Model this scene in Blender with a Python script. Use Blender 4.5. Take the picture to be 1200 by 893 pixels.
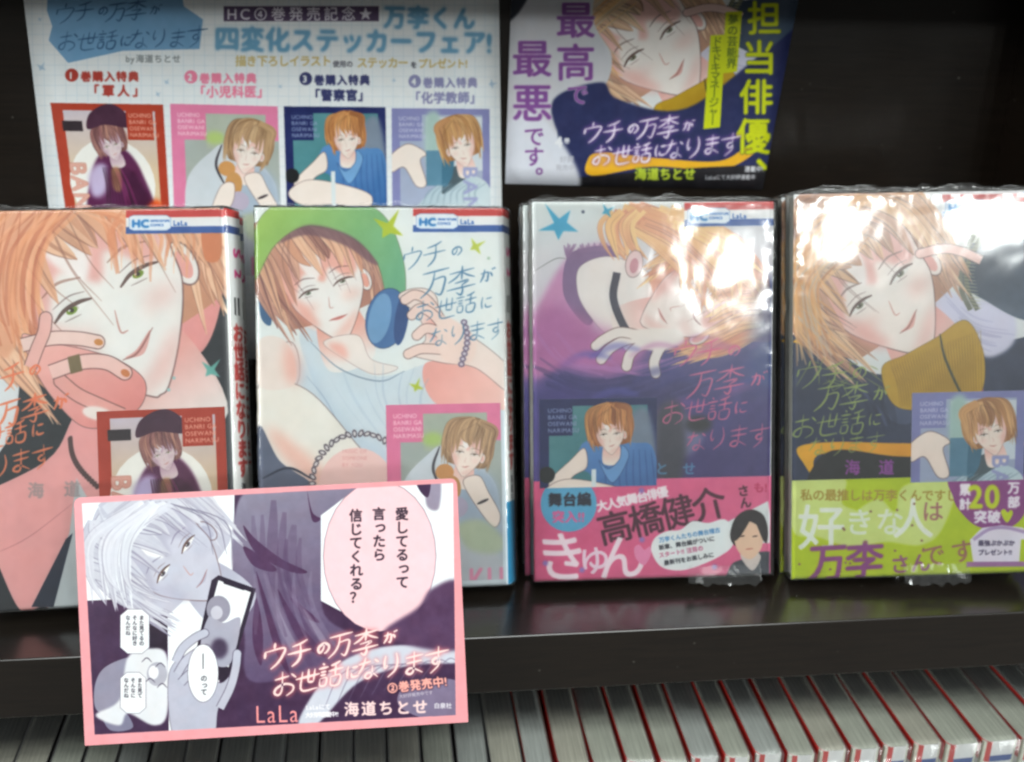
import bpy, math, random
import numpy as np
from mathutils import Matrix, Vector, noise

for o in list(bpy.data.objects): bpy.data.objects.remove(o)
SC = bpy.context.scene
COL = SC.collection
MM = 0.001
R = math.radians

# ------------------------------------------------------------------ camera
cd = bpy.data.cameras.new('camera'); cam = bpy.data.objects.new('camera', cd); COL.objects.link(cam)
FW = Vector((0.11980, 0.91635, -0.38204)).normalized()
RI = Vector((0.99258, -0.11860, 0.02680)).normalized()
UP = RI.cross(FW).normalized(); RI = FW.cross(UP)
cam.matrix_world = Matrix.Translation(Vector((0, -415.1, 290.8)) * MM) @ Matrix((RI, UP, -FW)).transposed().to_4x4()
cd.sensor_width = 36; cd.lens = 36 * 1371.8 / 1200
cd.clip_start = 0.01; cd.clip_end = 50
cd.dof.use_dof = True; cd.dof.focus_distance = 0.475; cd.dof.aperture_fstop = 7.5
SC.camera = cam

# ------------------------------------------------------------------ light
w = bpy.data.worlds.new("World"); SC.world = w; w.use_nodes = True
bgn = w.node_tree.nodes['Background']; bgn.inputs[0].default_value = (0.99, 1.0, 0.95, 1); bgn.inputs[1].default_value = 0.11

def area(name, loc, target, sx, sy, power, col=(0.95, 1.0, 0.98), twist=0):
    l = bpy.data.lights.new(name, 'AREA'); l.shape = 'RECTANGLE'; l.size = sx; l.size_y = sy; l.energy = power; l.color = col
    o = bpy.data.objects.new(name, l); COL.objects.link(o)
    o.location = loc
    o.rotation_euler = (Vector(target) - Vector(loc)).to_track_quat('-Z', 'Y').to_euler()
    return o
# shop ceiling tubes behind and above the photographer
area('ceiling_lamp', (1.00, -2.976, 1.152), (0.2, .06, 0.15), 0.18, 0.14, 8)
area('ceiling_lamp.001', (1.41, -2.869, 1.16), (0.27, .06, 0.16), 0.19, 0.16, 8)
area('ceiling_lamp.002', (-1.95, -1.9, 1.25), (0.0, 0.1, 0.12), 1.3, 0.9, 54)
area('ceiling_lamp.003', (2.35, -1.55, 1.35), (0.1, 0.1, 0.12), 1.3, 0.9, 54)
area('ceiling_lamp.004', (0.1, -1.15, 2.1), (0.1, 0.05, 0.05), 1.8, 1.1, 30)

SC.view_settings.view_transform = 'Standard'; SC.view_settings.look = 'None'
SC.view_settings.exposure = 0.12; SC.view_settings.gamma = 1
SC.render.engine = 'CYCLES'
SC.cycles.transparent_max_bounces = 32
SC.cycles.max_bounces = 8
SC.cycles.pixel_filter_type = 'BLACKMAN_HARRIS'; SC.cycles.filter_width = 2.3
SC.cycles.use_denoising = True

# ------------------------------------------------------------------ printed artwork: a small vector painter
GL = {}
_tc = bpy.data.curves.new('glyph', 'FONT'); _tc.fill_mode = 'NONE'; _tc.resolution_u = 4
_to = bpy.data.objects.new('glyph', _tc); COL.objects.link(_to)
def glyph(ch):
    if ch not in GL:
        _tc.body = ch; _tc.update_tag()
        dg = bpy.context.evaluated_depsgraph_get(); dg.update()
        ev = _to.evaluated_get(dg); m = ev.to_mesh()
        if m is None: print('NOGLYPH', repr(ch)); GL[ch] = (np.zeros((0, 2, 2)), .3); return GL[ch]
        v = np.array([p.co[:2] for p in m.vertices], float).reshape(-1, 2)
        e = np.array([p.vertices[:] for p in m.edges], int).reshape(-1, 2)
        ev.to_mesh_clear()
        GL[ch] = (v[e] if len(e) else np.zeros((0, 2, 2)), (v[:, 0].max() if len(v) else .25))
    return GL[ch]

def hom(src, dst):
    A = []; b = []
    for (x, y), (u, v) in zip(src, dst):
        A += [[x, y, 1, 0, 0, 0, -u*x, -u*y], [0, 0, 0, x, y, 1, -v*x, -v*y]]; b += [u, v]
    return np.append(np.linalg.solve(np.array(A, float), np.array(b, float)), 1).reshape(3, 3)

def cr(pts, closed=True, n=8):
    p = np.array(pts, float)
    if len(p) < 3: 
        t = np.linspace(0, 1, n + 1)[:, None]; return p[0] * (1-t) + p[-1] * t
    if closed: q = np.vstack([p[-1], p, p[0], p[1]])
    else: q = np.vstack([2*p[0]-p[1], p, 2*p[-1]-p[-2]])
    out = []
    t = np.linspace(0, 1, n, endpoint=False)[:, None]
    for i in range(1, len(q) - 2):
        a, b, c, d = q[i-1], q[i], q[i+1], q[i+2]
        out.append(.5*((2*b) + (c-a)*t + (2*a-5*b+4*c-d)*t*t + (3*b-a-3*c+d)*t**3))
    if not closed: out.append(p[-1:])
    return np.vstack(out)

def blur(m, s):
    if s < .35: return m
    k = int(math.ceil(s * 2.6)); x = np.arange(-k, k + 1); g = np.exp(-x*x/(2*s*s)); g /= g.sum()
    out = np.zeros_like(m); P = np.pad(m, ((k, k), (0, 0)))
    for i, gi in enumerate(g): out += gi * P[i:i + m.shape[0]]
    P = np.pad(out, ((0, 0), (k, k))); r = np.zeros_like(m)
    for i, gi in enumerate(g): r += gi * P[:, i:i + m.shape[1]]
    return r

RNG = random.Random(5)
class Cv:
    def __init__(s, quad, W, H, bg, px=None):
        s.W, s.H = W, H; s.img = np.empty((H, W, 3)); s.img[:] = bg
        s.M = hom(quad, [(0, 0), (W, 0), (W, H), (0, H)]); s.T = np.eye(3); s.st = []
        s.clip = None
    def push(s, T): s.st.append(s.T); s.T = s.T @ T
    def pop(s): s.T = s.st.pop()
    def P(s, pts):
        p = np.atleast_2d(np.array(pts, float)); q = np.c_[p, np.ones(len(p))] @ (s.M @ s.T).T
        return q[:, :2] / q[:, 2:3]
    def sc(s, at): 
        a = s.P([at, (at[0] + .01, at[1]), (at[0], at[1] + .01)]); return math.sqrt(abs(np.cross(a[1]-a[0], a[2]-a[0]))) / .01
    def mask(s, E, pad):
        # E: edges (n,2,2) in canvas px; even-odd fill with 2x2 supersampling
        lo = np.floor(E.reshape(-1, 2).min(0) - pad).astype(int); hi = np.ceil(E.reshape(-1, 2).max(0) + pad).astype(int)
        m = int(pad) + 1
        lo = np.maximum(lo, -m); hi = np.minimum(hi, (s.W + m, s.H + m))
        w, h = hi - lo
        if w <= 0 or h <= 0: return None
        e = (E - lo) * 2; W, H = 2*w, 2*h
        x1, y1, x2, y2 = e[:, 0, 0], e[:, 0, 1], e[:, 1, 0], e[:, 1, 1]
        sw = y1 > y2; x1, x2 = np.where(sw, x2, x1), np.where(sw, x1, x2); y1, y2 = np.where(sw, y2, y1), np.where(sw, y1, y2)
        r0 = np.clip(np.ceil(y1 - .5), 0, H).astype(int); r1 = np.clip(np.ceil(y2 - .5), 0, H).astype(int)
        c = np.maximum(r1 - r0, 0); n = c.sum()
        tog = np.zeros((H, W + 1), np.int32)
        if n:
            ix = np.repeat(np.arange(len(c)), c); st = np.cumsum(c) - c
            rr = r0[ix] + np.arange(n) - st[ix]
            xs = x1[ix] + (rr + .5 - y1[ix]) * (x2-x1)[ix] / np.maximum((y2-y1)[ix], 1e-9)
            np.add.at(tog, (rr, np.clip(np.ceil(xs - .5), 0, W).astype(int)), 1)
        mk = (np.cumsum(tog, 1)[:, :W] & 1).astype(float)
        mk = mk.reshape(h, 2, w, 2).mean((1, 3))
        return mk, lo
    def comp(s, mk, lo, col, a=1., grad=None):
        x0, y0 = lo; h, w = mk.shape
        X0, Y0 = max(x0, 0), max(y0, 0); X1, Y1 = min(x0 + w, s.W), min(y0 + h, s.H)
        if X1 <= X0 or Y1 <= Y0: return
        mk = mk[Y0-y0:Y1-y0, X0-x0:X1-x0] * a
        if s.clip is not None: mk = mk * s.clip[Y0:Y1, X0:X1]
        c = np.array(col, float)
        if grad:
            (ax, ay), (bx, by) = s.P(grad[0:2]); d = np.array([bx-ax, by-ay])
            yy, xx = np.mgrid[Y0:Y1, X0:X1]; t = np.clip(((xx-ax)*d[0] + (yy-ay)*d[1]) / (d@d), 0, 1)[..., None]
            c = c * (1-t) + np.array(grad[2], float) * t
        v = s.img[Y0:Y1, X0:X1]; v += (c - v) * mk[..., None]
    def poly(s, pts, col, a=1., soft=0., smooth=True, grad=None, line=None, lw=.7):
        pts = cr(pts) if smooth else np.array(pts, float)
        q = s.P(pts); k = s.sc(pts[0]); E = np.stack([q, np.roll(q, -1, 0)], 1)
        r = s.mask(E, soft * k * 2.7 + 2)
        if r: s.comp(blur(r[0], soft * k), r[1], col, a, grad)
        if line: s.stroke(np.vstack([pts, pts[:1]]), lw, line, .7, smooth=False, taper=False)
    def ell(s, x, y, rx, ry, col, rot=0, **k):
        t = np.linspace(0, 2*np.pi, 28, endpoint=False); c, n = math.cos(R(rot)), math.sin(R(rot))
        X, Y = rx*np.cos(t), ry*np.sin(t); s.poly(np.c_[x + X*c - Y*n, y + X*n + Y*c], col, smooth=False, **k)
    def rect(s, x0, y0, x1, y1, col, **k): s.poly([(x0, y0), (x1, y0), (x1, y1), (x0, y1)], col, smooth=False, **k)
    def stroke(s, pts, w, col, a=1., smooth=True, taper=True, soft=0.):
        p = cr(pts, False, 6) if smooth else np.array(pts, float)
        d = np.gradient(p, axis=0); d /= np.maximum(np.hypot(d[:, 0], d[:, 1])[:, None], 1e-9); nn = np.c_[-d[:, 1], d[:, 0]]
        t = np.linspace(0, 1, len(p)); ww = (np.sin(np.pi * np.clip(t*.86+.07, 0, 1))**.6 if taper else np.ones(len(p))) * w / 2
        L = p + nn*ww[:, None]; Rr = p - nn*ww[:, None]
        s.poly(np.vstack([L, Rr[::-1]]), col, a, smooth=False, soft=soft)
    def ribbon(s, A, B, n, cols, w, a=.8, jit=.06):
        A = cr(A, False, 6); B = cr(B, False, 6); m = min(len(A), len(B)); A, B = A[:m], B[:m]
        s.poly(np.vstack([A, B[::-1]]), cols[0], smooth=False)
        for i in range(n):
            t = RNG.random(); k = int(m * (RNG.random() * .35)); e = m - int(m * RNG.random() * .25)
            P_ = A*(1-t) + B*t; dv = (B - A) * jit * RNG.uniform(-1, 1)
            if e - k > 3: s.stroke(P_[k:e] + dv[k:e] * np.linspace(0, 1, e-k)[:, None], w * RNG.uniform(.3, 1), RNG.choice(cols[1:]), a * RNG.uniform(.5, 1), smooth=False)
    def text(s, tx, x, y, size, col, ang=0., vert=False, bold=0., thin=0., out=None, ow=0., glow=None, gw=0., shear=0., jit=0., sp=1., a=1., xs=1.):
        # x,y: centre of the first full-width cell
        c, n = math.cos(R(ang)), math.sin(R(ang)); pen = 0.; items = []
        for ch in tx:
            g, adv = glyph(ch); wide = ord(ch) > 0x2000
            if ch == ' ': pen += size * .4; continue
            A = (1. if wide else adv + .09)
            q = g.copy()
            if vert and ch in 'ー': q = np.stack([-(g[..., 1]-.38) + .5, -(g[..., 0]-.5) + .38], -1)
            if vert and ch in '、。っょゅァィェッ': q = q + (.1, .08) if ch not in '、。' else q + (.55, .55)
            u = (q[..., 0] - (.5 if wide else 0)) * size * xs; v = -(q[..., 1] - .38) * size
            u = u + v * -shear
            if jit: 
                jx, jy, js = RNG.uniform(-jit, jit)*size, RNG.uniform(-jit, jit)*size, 1 + RNG.uniform(-jit, jit)
                u, v = u*js + jx, v*js + jy
            if vert: px, py = 0, pen; pen += size * sp
            else:
                px, py = (pen if wide else pen - size*.5*xs), 0; pen += size * A * sp * xs
            X = x + (u+px)*c - (v+py)*n; Y = y + (u+px)*n + (v+py)*c
            items.append((np.stack([X, Y], -1)))
        for ph in (0, 1, 2):
            for E in items:
                if not len(E): continue
                if (ph == 0 and not glow) or (ph == 1 and not out): continue
                k = s.sc(E[0, 0]); q = s.P(E.reshape(-1, 2)).reshape(-1, 2, 2)
                r = s.mask(q, max(ow, gw, bold) * k * 3 + 3)
                if not r: continue
                mk = r[0]
                if ph == 0: s.comp(np.clip(blur(mk, gw*k) * 2.2, 0, 1), r[1], glow, .85*a); continue
                if ph == 1: s.comp(np.clip(blur(mk, ow*k) * 6, 0, 1), r[1], out, a); continue
                if bold: mk = np.clip(blur(mk, bold*k) * 2.6, 0, 1)
                if thin: mk = np.clip((blur(mk, thin*k) - .45) * 4, 0, 1)
                s.comp(mk, r[1], col, a)
    def image(s, name):
        h, w = s.H, s.W; rg = np.random.RandomState(w + h)
        def mott(cell):   # uneven watercolour-like ink
            g = rg.rand(h//cell + 3, w//cell + 3) - .5; yy = np.linspace(0, g.shape[0]-1.01, h); xx = np.linspace(0, g.shape[1]-1.01, w)
            y0, x0 = yy.astype(int), xx.astype(int); fy = yy-y0; fx = xx-x0; fy = (fy*fy*(3-2*fy))[:, None]; fx = (fx*fx*(3-2*fx))[None]
            return (g[y0][:, x0]*(1-fy)+g[y0+1][:, x0]*fy)*(1-fx) + (g[y0][:, x0+1]*(1-fy)+g[y0+1][:, x0+1]*fy)*fx
        m = mott(9)*.5 + mott(24) + mott(70); dark = 1 - s.img.mean(2)/300.; s.img += (m*(2 + 7*dark))[..., None]*np.array((1., .94, 1.06)) + (mott(40)*2.5)[..., None]*np.array((1., -.2, -.8))
        for q in range(3): s.img[..., q] = blur(np.pad(s.img[..., q], 6, mode='edge'), .9)[6:-6, 6:-6]
        px = np.ones((h, w, 4), np.float32); px[..., :3] = np.clip(s.img[::-1] / 255., 0, 1)
        im = bpy.data.images.new(name, w, h); im.pixels.foreach_set(px.ravel()); im.update(); im.pack(); return im

def TR(x, y, k, rot=0, fx=1):
    c, n = math.cos(R(rot)) * k, math.sin(R(rot)) * k
    return np.array([[c*fx, -n, x], [n*fx, c, y], [0, 0, 1]])

LINE = (112, 84, 84)
def lock(c, pts, w, hair, al=.95):
    """one pointed lock of hair: wide at the root, thin at the tip, with a light and a dark streak"""
    p = cr(pts, False, 7); d = np.gradient(p, axis=0); d /= np.maximum(np.hypot(d[:, 0], d[:, 1])[:, None], 1e-9); nn = np.c_[-d[:, 1], d[:, 0]]
    t = np.linspace(0, 1, len(p)); ww = (w/2*(1-t)**.55*(.75+.5*np.sin(t*3)))[:, None]
    L, Q = p + nn*ww, p - nn*ww; k = RNG.choice(hair[:4])
    c.poly(np.vstack([L, Q[::-1]]), k, al, smooth=False, grad=(tuple(p[0]), tuple(p[-1]), RNG.choice(hair[:4])))
    c.stroke(L[1:], w*.045, hair[4], .6, smooth=False); 
    for i in range(3):
        o = RNG.uniform(-.35, .35); c.stroke((p + nn*ww*2*o)[RNG.randrange(0, 4):], w*RNG.uniform(.05, .14), RNG.choice(hair), .5, smooth=False)
def head(c, x, y, k, rot=0, fx=1, hair=((232, 186, 152), (246, 214, 184), (208, 156, 126), (240, 200, 168), (150, 104, 90)), skin=(240, 234, 229),
         shade=(232, 184, 174), iris=(126, 150, 80), part=.12, brow=True, smile=.03, closed=False, lw=1., feat=1., n=22, back=True, mouth=(222, 160, 152)):
    """a plain generic head: back hair, neck, face, features and a fringe in locks"""
    c.push(TR(x, y, k, rot, fx)); U = RNG.uniform
    c.poly([(-.2, .3), (.24, .3), (.3, 1.0), (-.3, 1.0)], shade, grad=((0, .4), (0, 1.), skin))
    if back:
        c.poly([(-.6, .3), (-.76, -.2), (-.64, -.72), (-.22, -1.04), (.3, -1.03), (.68, -.72), (.8, -.1), (.66, .3), (.4, .4), (-.36, .4)], hair[2])
        for i in range(n):
            a = U(-1, 1); e = 1 if a > 0 else -1; m = .55 + .25*abs(a)
            lock(c, [(.1*a, -.95), (e*m*.8, -.8), (e*m, -.2), (e*(m*.86+U(-.1, .1)), U(.1, .6))], U(.1, .2), hair)
    c.ell(.49, .09, .08, .14, skin, line=LINE, lw=.012*lw); c.ell(.49, .1, .045, .09, shade, a=.9)
    c.poly([(-.47, -.45), (-.465, .02), (-.4, .24), (-.2, .54), (-.05, .7), (.0, .715), (.07, .69), (.24, .5), (.41, .24), (.465, .04), (.475, -.45), (0, -.75)], skin, line=LINE, lw=.011*lw)
    c.poly([(-.47, -.5), (-.2, -.55), (.1, -.5), (.47, -.5), (.45, -.1), (.3, -.02), (.12, -.2), (.0, -.05), (-.2, -.22), (-.46, .08)], shade, a=.75, soft=.02); c.poly([(-.2, -.48), (.02, -.5), (.04, -.26), (-.08, -.1), (-.2, -.3)], (246, 246, 244), a=.85, soft=.015)
    c.poly([(-.46, .0), (-.3, .15), (-.22, .46), (-.38, .34)], shade, a=.7, soft=.04); c.poly([(-.12, .66), (.1, .5), (.3, .4), (.12, .62)], shade, a=.5, soft=.04)
    c.ell(.28, .2, .12, .06, shade, a=.4, soft=.05); c.ell(-.25, .2, .1, .05, shade, a=.4, soft=.05)
    for sx in (-1, 1):
        X = .225 * sx; h = X > 0
        if closed: c.stroke([(X-.12, .01), (X, .04), (X+.12, 0)], .022, hair[4], .9)
        else:
            c.poly([(X-.11, .035), (X-.02, .0), (X+.12, .01), (X+.02, .045)], (242, 240, 236))
            c.ell(X, .02, .036, .021, iris); c.ell(X, .018, .014, .013, (70, 66, 54)); c.ell(X-.014, .012, .008, .005, (250, 250, 250))
            c.stroke([(X-.13, .038), (X-.04, -.002), (X+.06, -.006), (X+.14, .012)], .026, (96, 70, 64), .9)
            c.stroke([(X-.1, -.04), (X+.02, -.065), (X+.12, -.045)], .009, LINE, .6); c.stroke([(X-.07, .06), (X+.04, .066)], .008, LINE, .5)
        if brow: c.stroke([(X-.13, -.13), (X, -.165), (X+.14, -.13)], .018, hair[4], .6)
    c.stroke([(.0, .14), (-.03, .27), (.015, .285)], .011, (196, 136, 126), .8)
    c.poly([(-.08, .42), (0, .41), (.13, .405-smile), (.03, .45)], mouth, a=.8)
    c.stroke([(-.1, .425), (.0, .428), (.15, .40-smile)], .012, (150, 96, 92), .8)
    p = part
    for i in range(int(14*feat)):
        a = -1 + 2*(i+U(-.3, .3))/13.; e = a - p*.6
        tip = (.62*a + .1*e, .34*abs(a)**1.5 - .12 + U(-.14, .1)) if abs(a) > .35 else (.5*a + .06, U(-.3, -.06))
        lock(c, [(p + .1*a, -.98), (p + .62*e, -.82), (.6*a + .12*e, -.45), tip], U(.14, .3), hair)
    for i in range(int(8*feat)):
        t = U(-.5, .5); c.stroke([(p, -.9), (t*1.1, -.55), (t*1.25, -.2), (t*1.1 + .05, U(.0, .25))], .009, hair[4], .5)
    c.pop()

HAND = {'ウ': [[(50, 2), (48, 24)], [(15, 30), (12, 56)], [(15, 32), (86, 26), (80, 55), (60, 80), (36, 98)]], 'チ': [[(78, 4), (52, 16), (20, 24)], [(4, 50), (96, 42)], [(54, 18), (54, 60), (44, 82), (24, 98)]],
 'の': [[(55, 30), (48, 62), (32, 80), (18, 66), (24, 44), (52, 28), (78, 38), (84, 60), (68, 82), (54, 88)]], '万': [[(4, 20), (96, 10)], [(46, 16), (42, 50), (28, 78), (2, 100)], [(40, 44), (82, 38), (80, 70), (70, 96), (52, 88)]],
 '李': [[(8, 24), (94, 14)], [(52, 0), (50, 48)], [(48, 22), (30, 40), (4, 54)], [(52, 22), (72, 34), (98, 44)], [(28, 58), (74, 52), (52, 68)], [(52, 68), (57, 84), (50, 100), (34, 90)], [(0, 80), (102, 70)]],
 'が': [[(12, 40), (56, 34), (60, 56), (54, 84), (42, 78)], [(38, 16), (32, 54), (14, 88)], [(70, 34), (80, 48), (84, 62)], [(80, 14), (86, 24)], [(92, 10), (98, 20)]],
 'お': [[(8, 32), (64, 24)], [(38, 4), (38, 70), (28, 90), (10, 82), (18, 64), (50, 52), (80, 62), (82, 82), (58, 98)], [(72, 16), (92, 34)]],
 '世': [[(0, 42), (100, 32)], [(28, 14), (27, 88), (92, 88)], [(52, 6), (52, 60)], [(78, 8), (75, 60)], [(52, 60), (75, 60)]],
 '話': [[(20, 4), (28, 12)], [(4, 24), (44, 20)], [(12, 38), (36, 36)], [(12, 50), (36, 48)], [(12, 62), (36, 61), (34, 88), (13, 88), (12, 62)], [(90, 4), (70, 14), (52, 18)], [(44, 38), (102, 31)], [(73, 16), (72, 58)], [(54, 60), (92, 57), (87, 92), (56, 92), (54, 60)]],
 'に': [[(20, 12), (13, 50), (18, 92), (26, 78)], [(46, 28), (90, 23)], [(44, 62), (46, 84), (66, 90), (94, 84)]], 'な': [[(8, 32), (58, 24)], [(36, 6), (28, 40), (8, 70)], [(74, 18), (92, 32)], [(66, 42), (66, 78), (52, 92), (38, 84), (48, 70), (70, 74), (92, 92)]],
 'り': [[(26, 10), (22, 40), (27, 60), (36, 48)], [(70, 4), (77, 40), (68, 74), (38, 100)]], 'ま': [[(14, 26), (86, 20)], [(18, 48), (84, 43)], [(50, 4), (51, 76), (38, 92), (20, 84), (30, 70), (52, 72), (88, 92)]],
 'す': [[(2, 28), (98, 20)], [(56, 0), (58, 56), (46, 68), (34, 56), (46, 44), (59, 52), (58, 76), (28, 102)]]}
def title(c, lines, size, col, ang=-6, glow=None, gw=0, thin=0.0, bold=0., lw=.062):
    """the hand lettered title, drawn stroke by stroke"""
    jobs = []
    for tx, x, y, k in lines:
        S = size*k; pen = 0; cs, sn = math.cos(R(ang)), math.sin(R(ang))
        for ch in tx:
            q = S*(.6 if ch in 'のがに' and size*k > 0 else 1.)*RNG.uniform(.95, 1.08); oy = RNG.uniform(-.06, .06)*S
            for st in HAND[ch]:
                u = [((a/100-.5)*q + pen - (b/100-.5)*q*.22 + RNG.uniform(-.012, .012)*S, (b/100-.5)*q + oy) for a, b in st]
                jobs.append(([(x + a*cs - b*sn, y + a*sn + b*cs) for a, b in u], S))
            pen += S*(.68 if ch in 'のがに' else .95)
    if glow:
        for p, S in jobs: c.stroke(p, S*.2, glow, .6, taper=False, soft=gw)
    for p, S in jobs: c.stroke(p, S*lw*(1+bold)*RNG.uniform(.85, 1.25), col, .95)

def finger(c, pts, w, skin, line=(120, 86, 84), nail=None):
    """one rounded, outlined finger along a bent line"""
    p = cr(pts, False, 6); e = p[-1]; o = w*.07 + .25
    c.stroke(p, w + 2*o, line, .8, smooth=False, taper=False); c.ell(e[0], e[1], w/2 + o, w/2 + o, line, a=.8)
    c.stroke(p, w, skin, 1, smooth=False, taper=False); c.ell(e[0], e[1], w/2, w/2, skin)
    if nail: d = p[-1] - p[-3]; d /= max(np.hypot(*d), 1e-6); c.ell(e[0] + d[0]*w*.05, e[1] + d[1]*w*.05, w*.36, w*.26, nail, rot=math.degrees(math.atan2(d[1], d[0])))
def folds(c, pts, col, n, w, a=.5):
    """cloth creases: tapered dark wedges running between two guide lines"""
    A, B = cr(pts[0], False, 6), cr(pts[1], False, 6); m = min(len(A), len(B))
    for i in range(n):
        t = (i + RNG.uniform(.1, .9))/n; q = A[:m]*(1-t) + B[:m]*t; k = RNG.randrange(0, m//3 + 1); e = m - RNG.randrange(0, m//3 + 1)
        if e - k > 4: c.stroke(q[k:e], w*RNG.uniform(.3, 1.2), col, a*RNG.uniform(.5, 1), smooth=False)

def star(c, x, y, r, col, n=4, rot=20, a=1.):
    p = []
    for i in range(n*2):
        q = r * (1 if i % 2 == 0 else .32) * (1 + .25*math.sin(i*2.3)); t = R(rot + i*180/n); p.append((x + q*math.cos(t), y + q*math.sin(t)))
    c.poly(p, col, smooth=False, soft=.5, a=a)

# ---- the four bonus stickers, drawn in a 100 x 100 square (plus what lies below it)
SKIN = (240, 226, 216)
def sticker(c, n):
    fr, tcol = {1: ((178, 62, 40), (236, 170, 150)), 2: ((226, 128, 166), (250, 205, 220)), 3: ((30, 40, 96), (150, 165, 200)), 4: ((134, 136, 184), (196, 198, 222))}[n]
    c.rect(0, 0, 100, 170, fr)
    if n == 1:
        c.rect(10, 6, 92, 170, (206, 196, 206), grad=((0, 6), (0, 70), (222, 196, 160)))
        c.ell(48, 72, 40, 42, (240, 238, 232)); c.rect(8, 15, 26, 24, (50, 40, 46))
        c.poly([(30, 60), (44, 40), (60, 38), (76, 60), (84, 108), (24, 108)], (92, 34, 76), soft=1)
        head(c, 50, 36, 20, -16, hair=((170, 120, 110), (200, 150, 130), (120, 80, 80), (150, 100, 100), (60, 30, 44)), skin=(222, 204, 206), shade=(186, 150, 170))
        c.poly([(30, 22), (34, 8), (52, 0), (66, 8), (68, 20), (46, 18)], (74, 40, 62)); pass
        c.poly([(66, 60), (80, 80), (94, 112), (60, 112)], (70, 20, 56), soft=1)
        c.poly([(34, 54), (44, 56), (40, 80), (28, 84), (26, 66)], (196, 182, 216), soft=2)
        c.poly([(48, 58), (56, 58), (55, 78), (48, 76)], (190, 150, 90), soft=1)
        for i in range(14): c.stroke([(40 + i*1.8, 56), (42 + i*2.4, 74), (40 + i*3.4, 100)], 2, RNG.choice([(60, 14, 48), (120, 40, 90), (50, 20, 40)]), .6)
        c.poly([(78, 96), (90, 86), (98, 110), (76, 112)], (226, 84, 30), soft=2)
        c.rect(66, 5, 90, 31, fr); c.text('BANRI KUN', 18, 62, 21, (222, 170, 156), ang=90, bold=.5, out=(180, 96, 76), ow=.5)
        tx = 68
    if n == 2:
        c.rect(12, 32, 100, 170, (170, 178, 172)); c.rect(32, 8, 88, 40, (176, 184, 170))
        c.ell(40, 30, 9, 6, (176, 200, 120), soft=2)
        c.poly([(10, 100), (14, 66), (34, 44), (52, 36), (88, 60), (98, 90), (98, 160), (10, 160)], (206, 212, 218)); c.poly([(60, 60), (96, 70), (98, 150), (66, 150)], (170, 184, 200), soft=3)
        head(c, 70, 42, 29, 12, hair=((186, 150, 112), (206, 172, 132), (150, 116, 84), (196, 160, 120), (96, 70, 54)), skin=SKIN, iris=(110, 90, 60))
        c.stroke([(46, 36), (40, 55), (48, 74)], 2.5, (70, 66, 74))
        c.ell(50, 58, 8, 7, (206, 150, 90)); c.ell(56, 72, 8, 11, (200, 148, 90)); c.ell(60, 88, 10, 9, (186, 176, 196))
        c.poly([(66, 66), (80, 62), (88, 76), (98, 96), (92, 106), (76, 86)], SKIN, line=LINE, lw=.6); c.poly([(44, 74), (56, 72), (54, 90), (40, 104), (34, 98)], SKIN, line=LINE, lw=.6)
        c.stroke([(78, 86), (88, 82)], 2.5, (60, 50, 56))
        c.poly([(4, 118), (40, 112), (98, 130), (98, 170), (0, 170)], (196, 200, 206), soft=2); c.poly([(60, 104), (82, 100), (100, 116), (96, 128), (70, 124)], (186, 196, 170), soft=2)
        c.text('BANRI KUN', 0, 150, 30, (226, 150, 180), bold=.6, xs=.72)
        tx = 6; c.rect(4, 5, 30, 31, fr)
    if n == 3:
        c.rect(8, 6, 92, 170, (96, 150, 156), grad=((10, 10), (90, 100), (40, 110, 120))); c.rect(6, 6, 28, 31, fr)
        c.poly([(74, 20), (92, 10), (100, 60), (86, 100), (70, 60)], (126, 140, 158), soft=2)
        c.poly([(40, 36), (56, 34), (80, 38), (98, 46), (102, 110), (46, 110), (44, 66), (28, 60), (34, 42)], (92, 142, 196), grad=((60, 40), (80, 110), (50, 96, 156)))
        for i in range(8): c.stroke([(60 + i*5, 44), (56 + i*6, 70), (64 + i*5, 100)], 1.6, (44, 80, 140), .4)
        head(c, 60, 30, 25, -4, hair=((206, 140, 84), (226, 168, 104), (160, 100, 60), (214, 152, 92), (90, 56, 40)), skin=SKIN, iris=(90, 70, 50))
        c.poly([(50, 52), (58, 60), (68, 52), (70, 40), (76, 50), (62, 72)], (116, 164, 210), line=(40, 70, 120), lw=.6)
        c.poly([(8, 70), (26, 52), (38, 42), (40, 58), (28, 66), (14, 82)], SKIN, line=LINE, lw=.6); c.poly([(2, 80), (22, 68), (60, 74), (84, 84), (78, 98), (50, 92), (16, 92)], SKIN, line=LINE, lw=.6)
        c.ell(6, 64, 7, 7, (26, 30, 34)); c.rect(44, 60, 48, 96, (220, 228, 230)); tx = 7
    if n == 4:
        c.rect(8, 6, 92, 170, (166, 176, 200)); c.rect(6, 6, 30, 31, fr); c.rect(34, 8, 92, 60, (206, 214, 220)); c.poly([(34, 8), (48, 8), (44, 60), (34, 50)], (170, 196, 190), soft=2)
        c.poly([(20, 110), (40, 78), (70, 64), (98, 74), (100, 110)], (176, 196, 206), grad=((40, 70), (80, 110), (210, 222, 226)))
        c.poly([(56, 60), (72, 54), (86, 60), (70, 70), (50, 82)], (80, 96, 104)); c.rect(34, 40, 56, 74, (96, 140, 164)); c.poly([(52, 38), (62, 42), (60, 66), (50, 74)], (70, 116, 140))
        head(c, 70, 36, 29, -14, fx=-1, hair=((206, 158, 104), (226, 184, 128), (166, 118, 76), (190, 140, 96), (100, 68, 50)), skin=SKIN, iris=(80, 80, 70))
        c.poly([(-2, 46), (14, 34), (28, 38), (34, 44), (28, 50), (34, 72), (24, 74), (12, 56), (0, 60)], SKIN, line=LINE, lw=.7)
        for i in range(9): c.stroke([(30 + i*7, 92), (36 + i*6, 80), (48 + i*6, 72)], 1.8, (130, 156, 170), .5)
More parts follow.
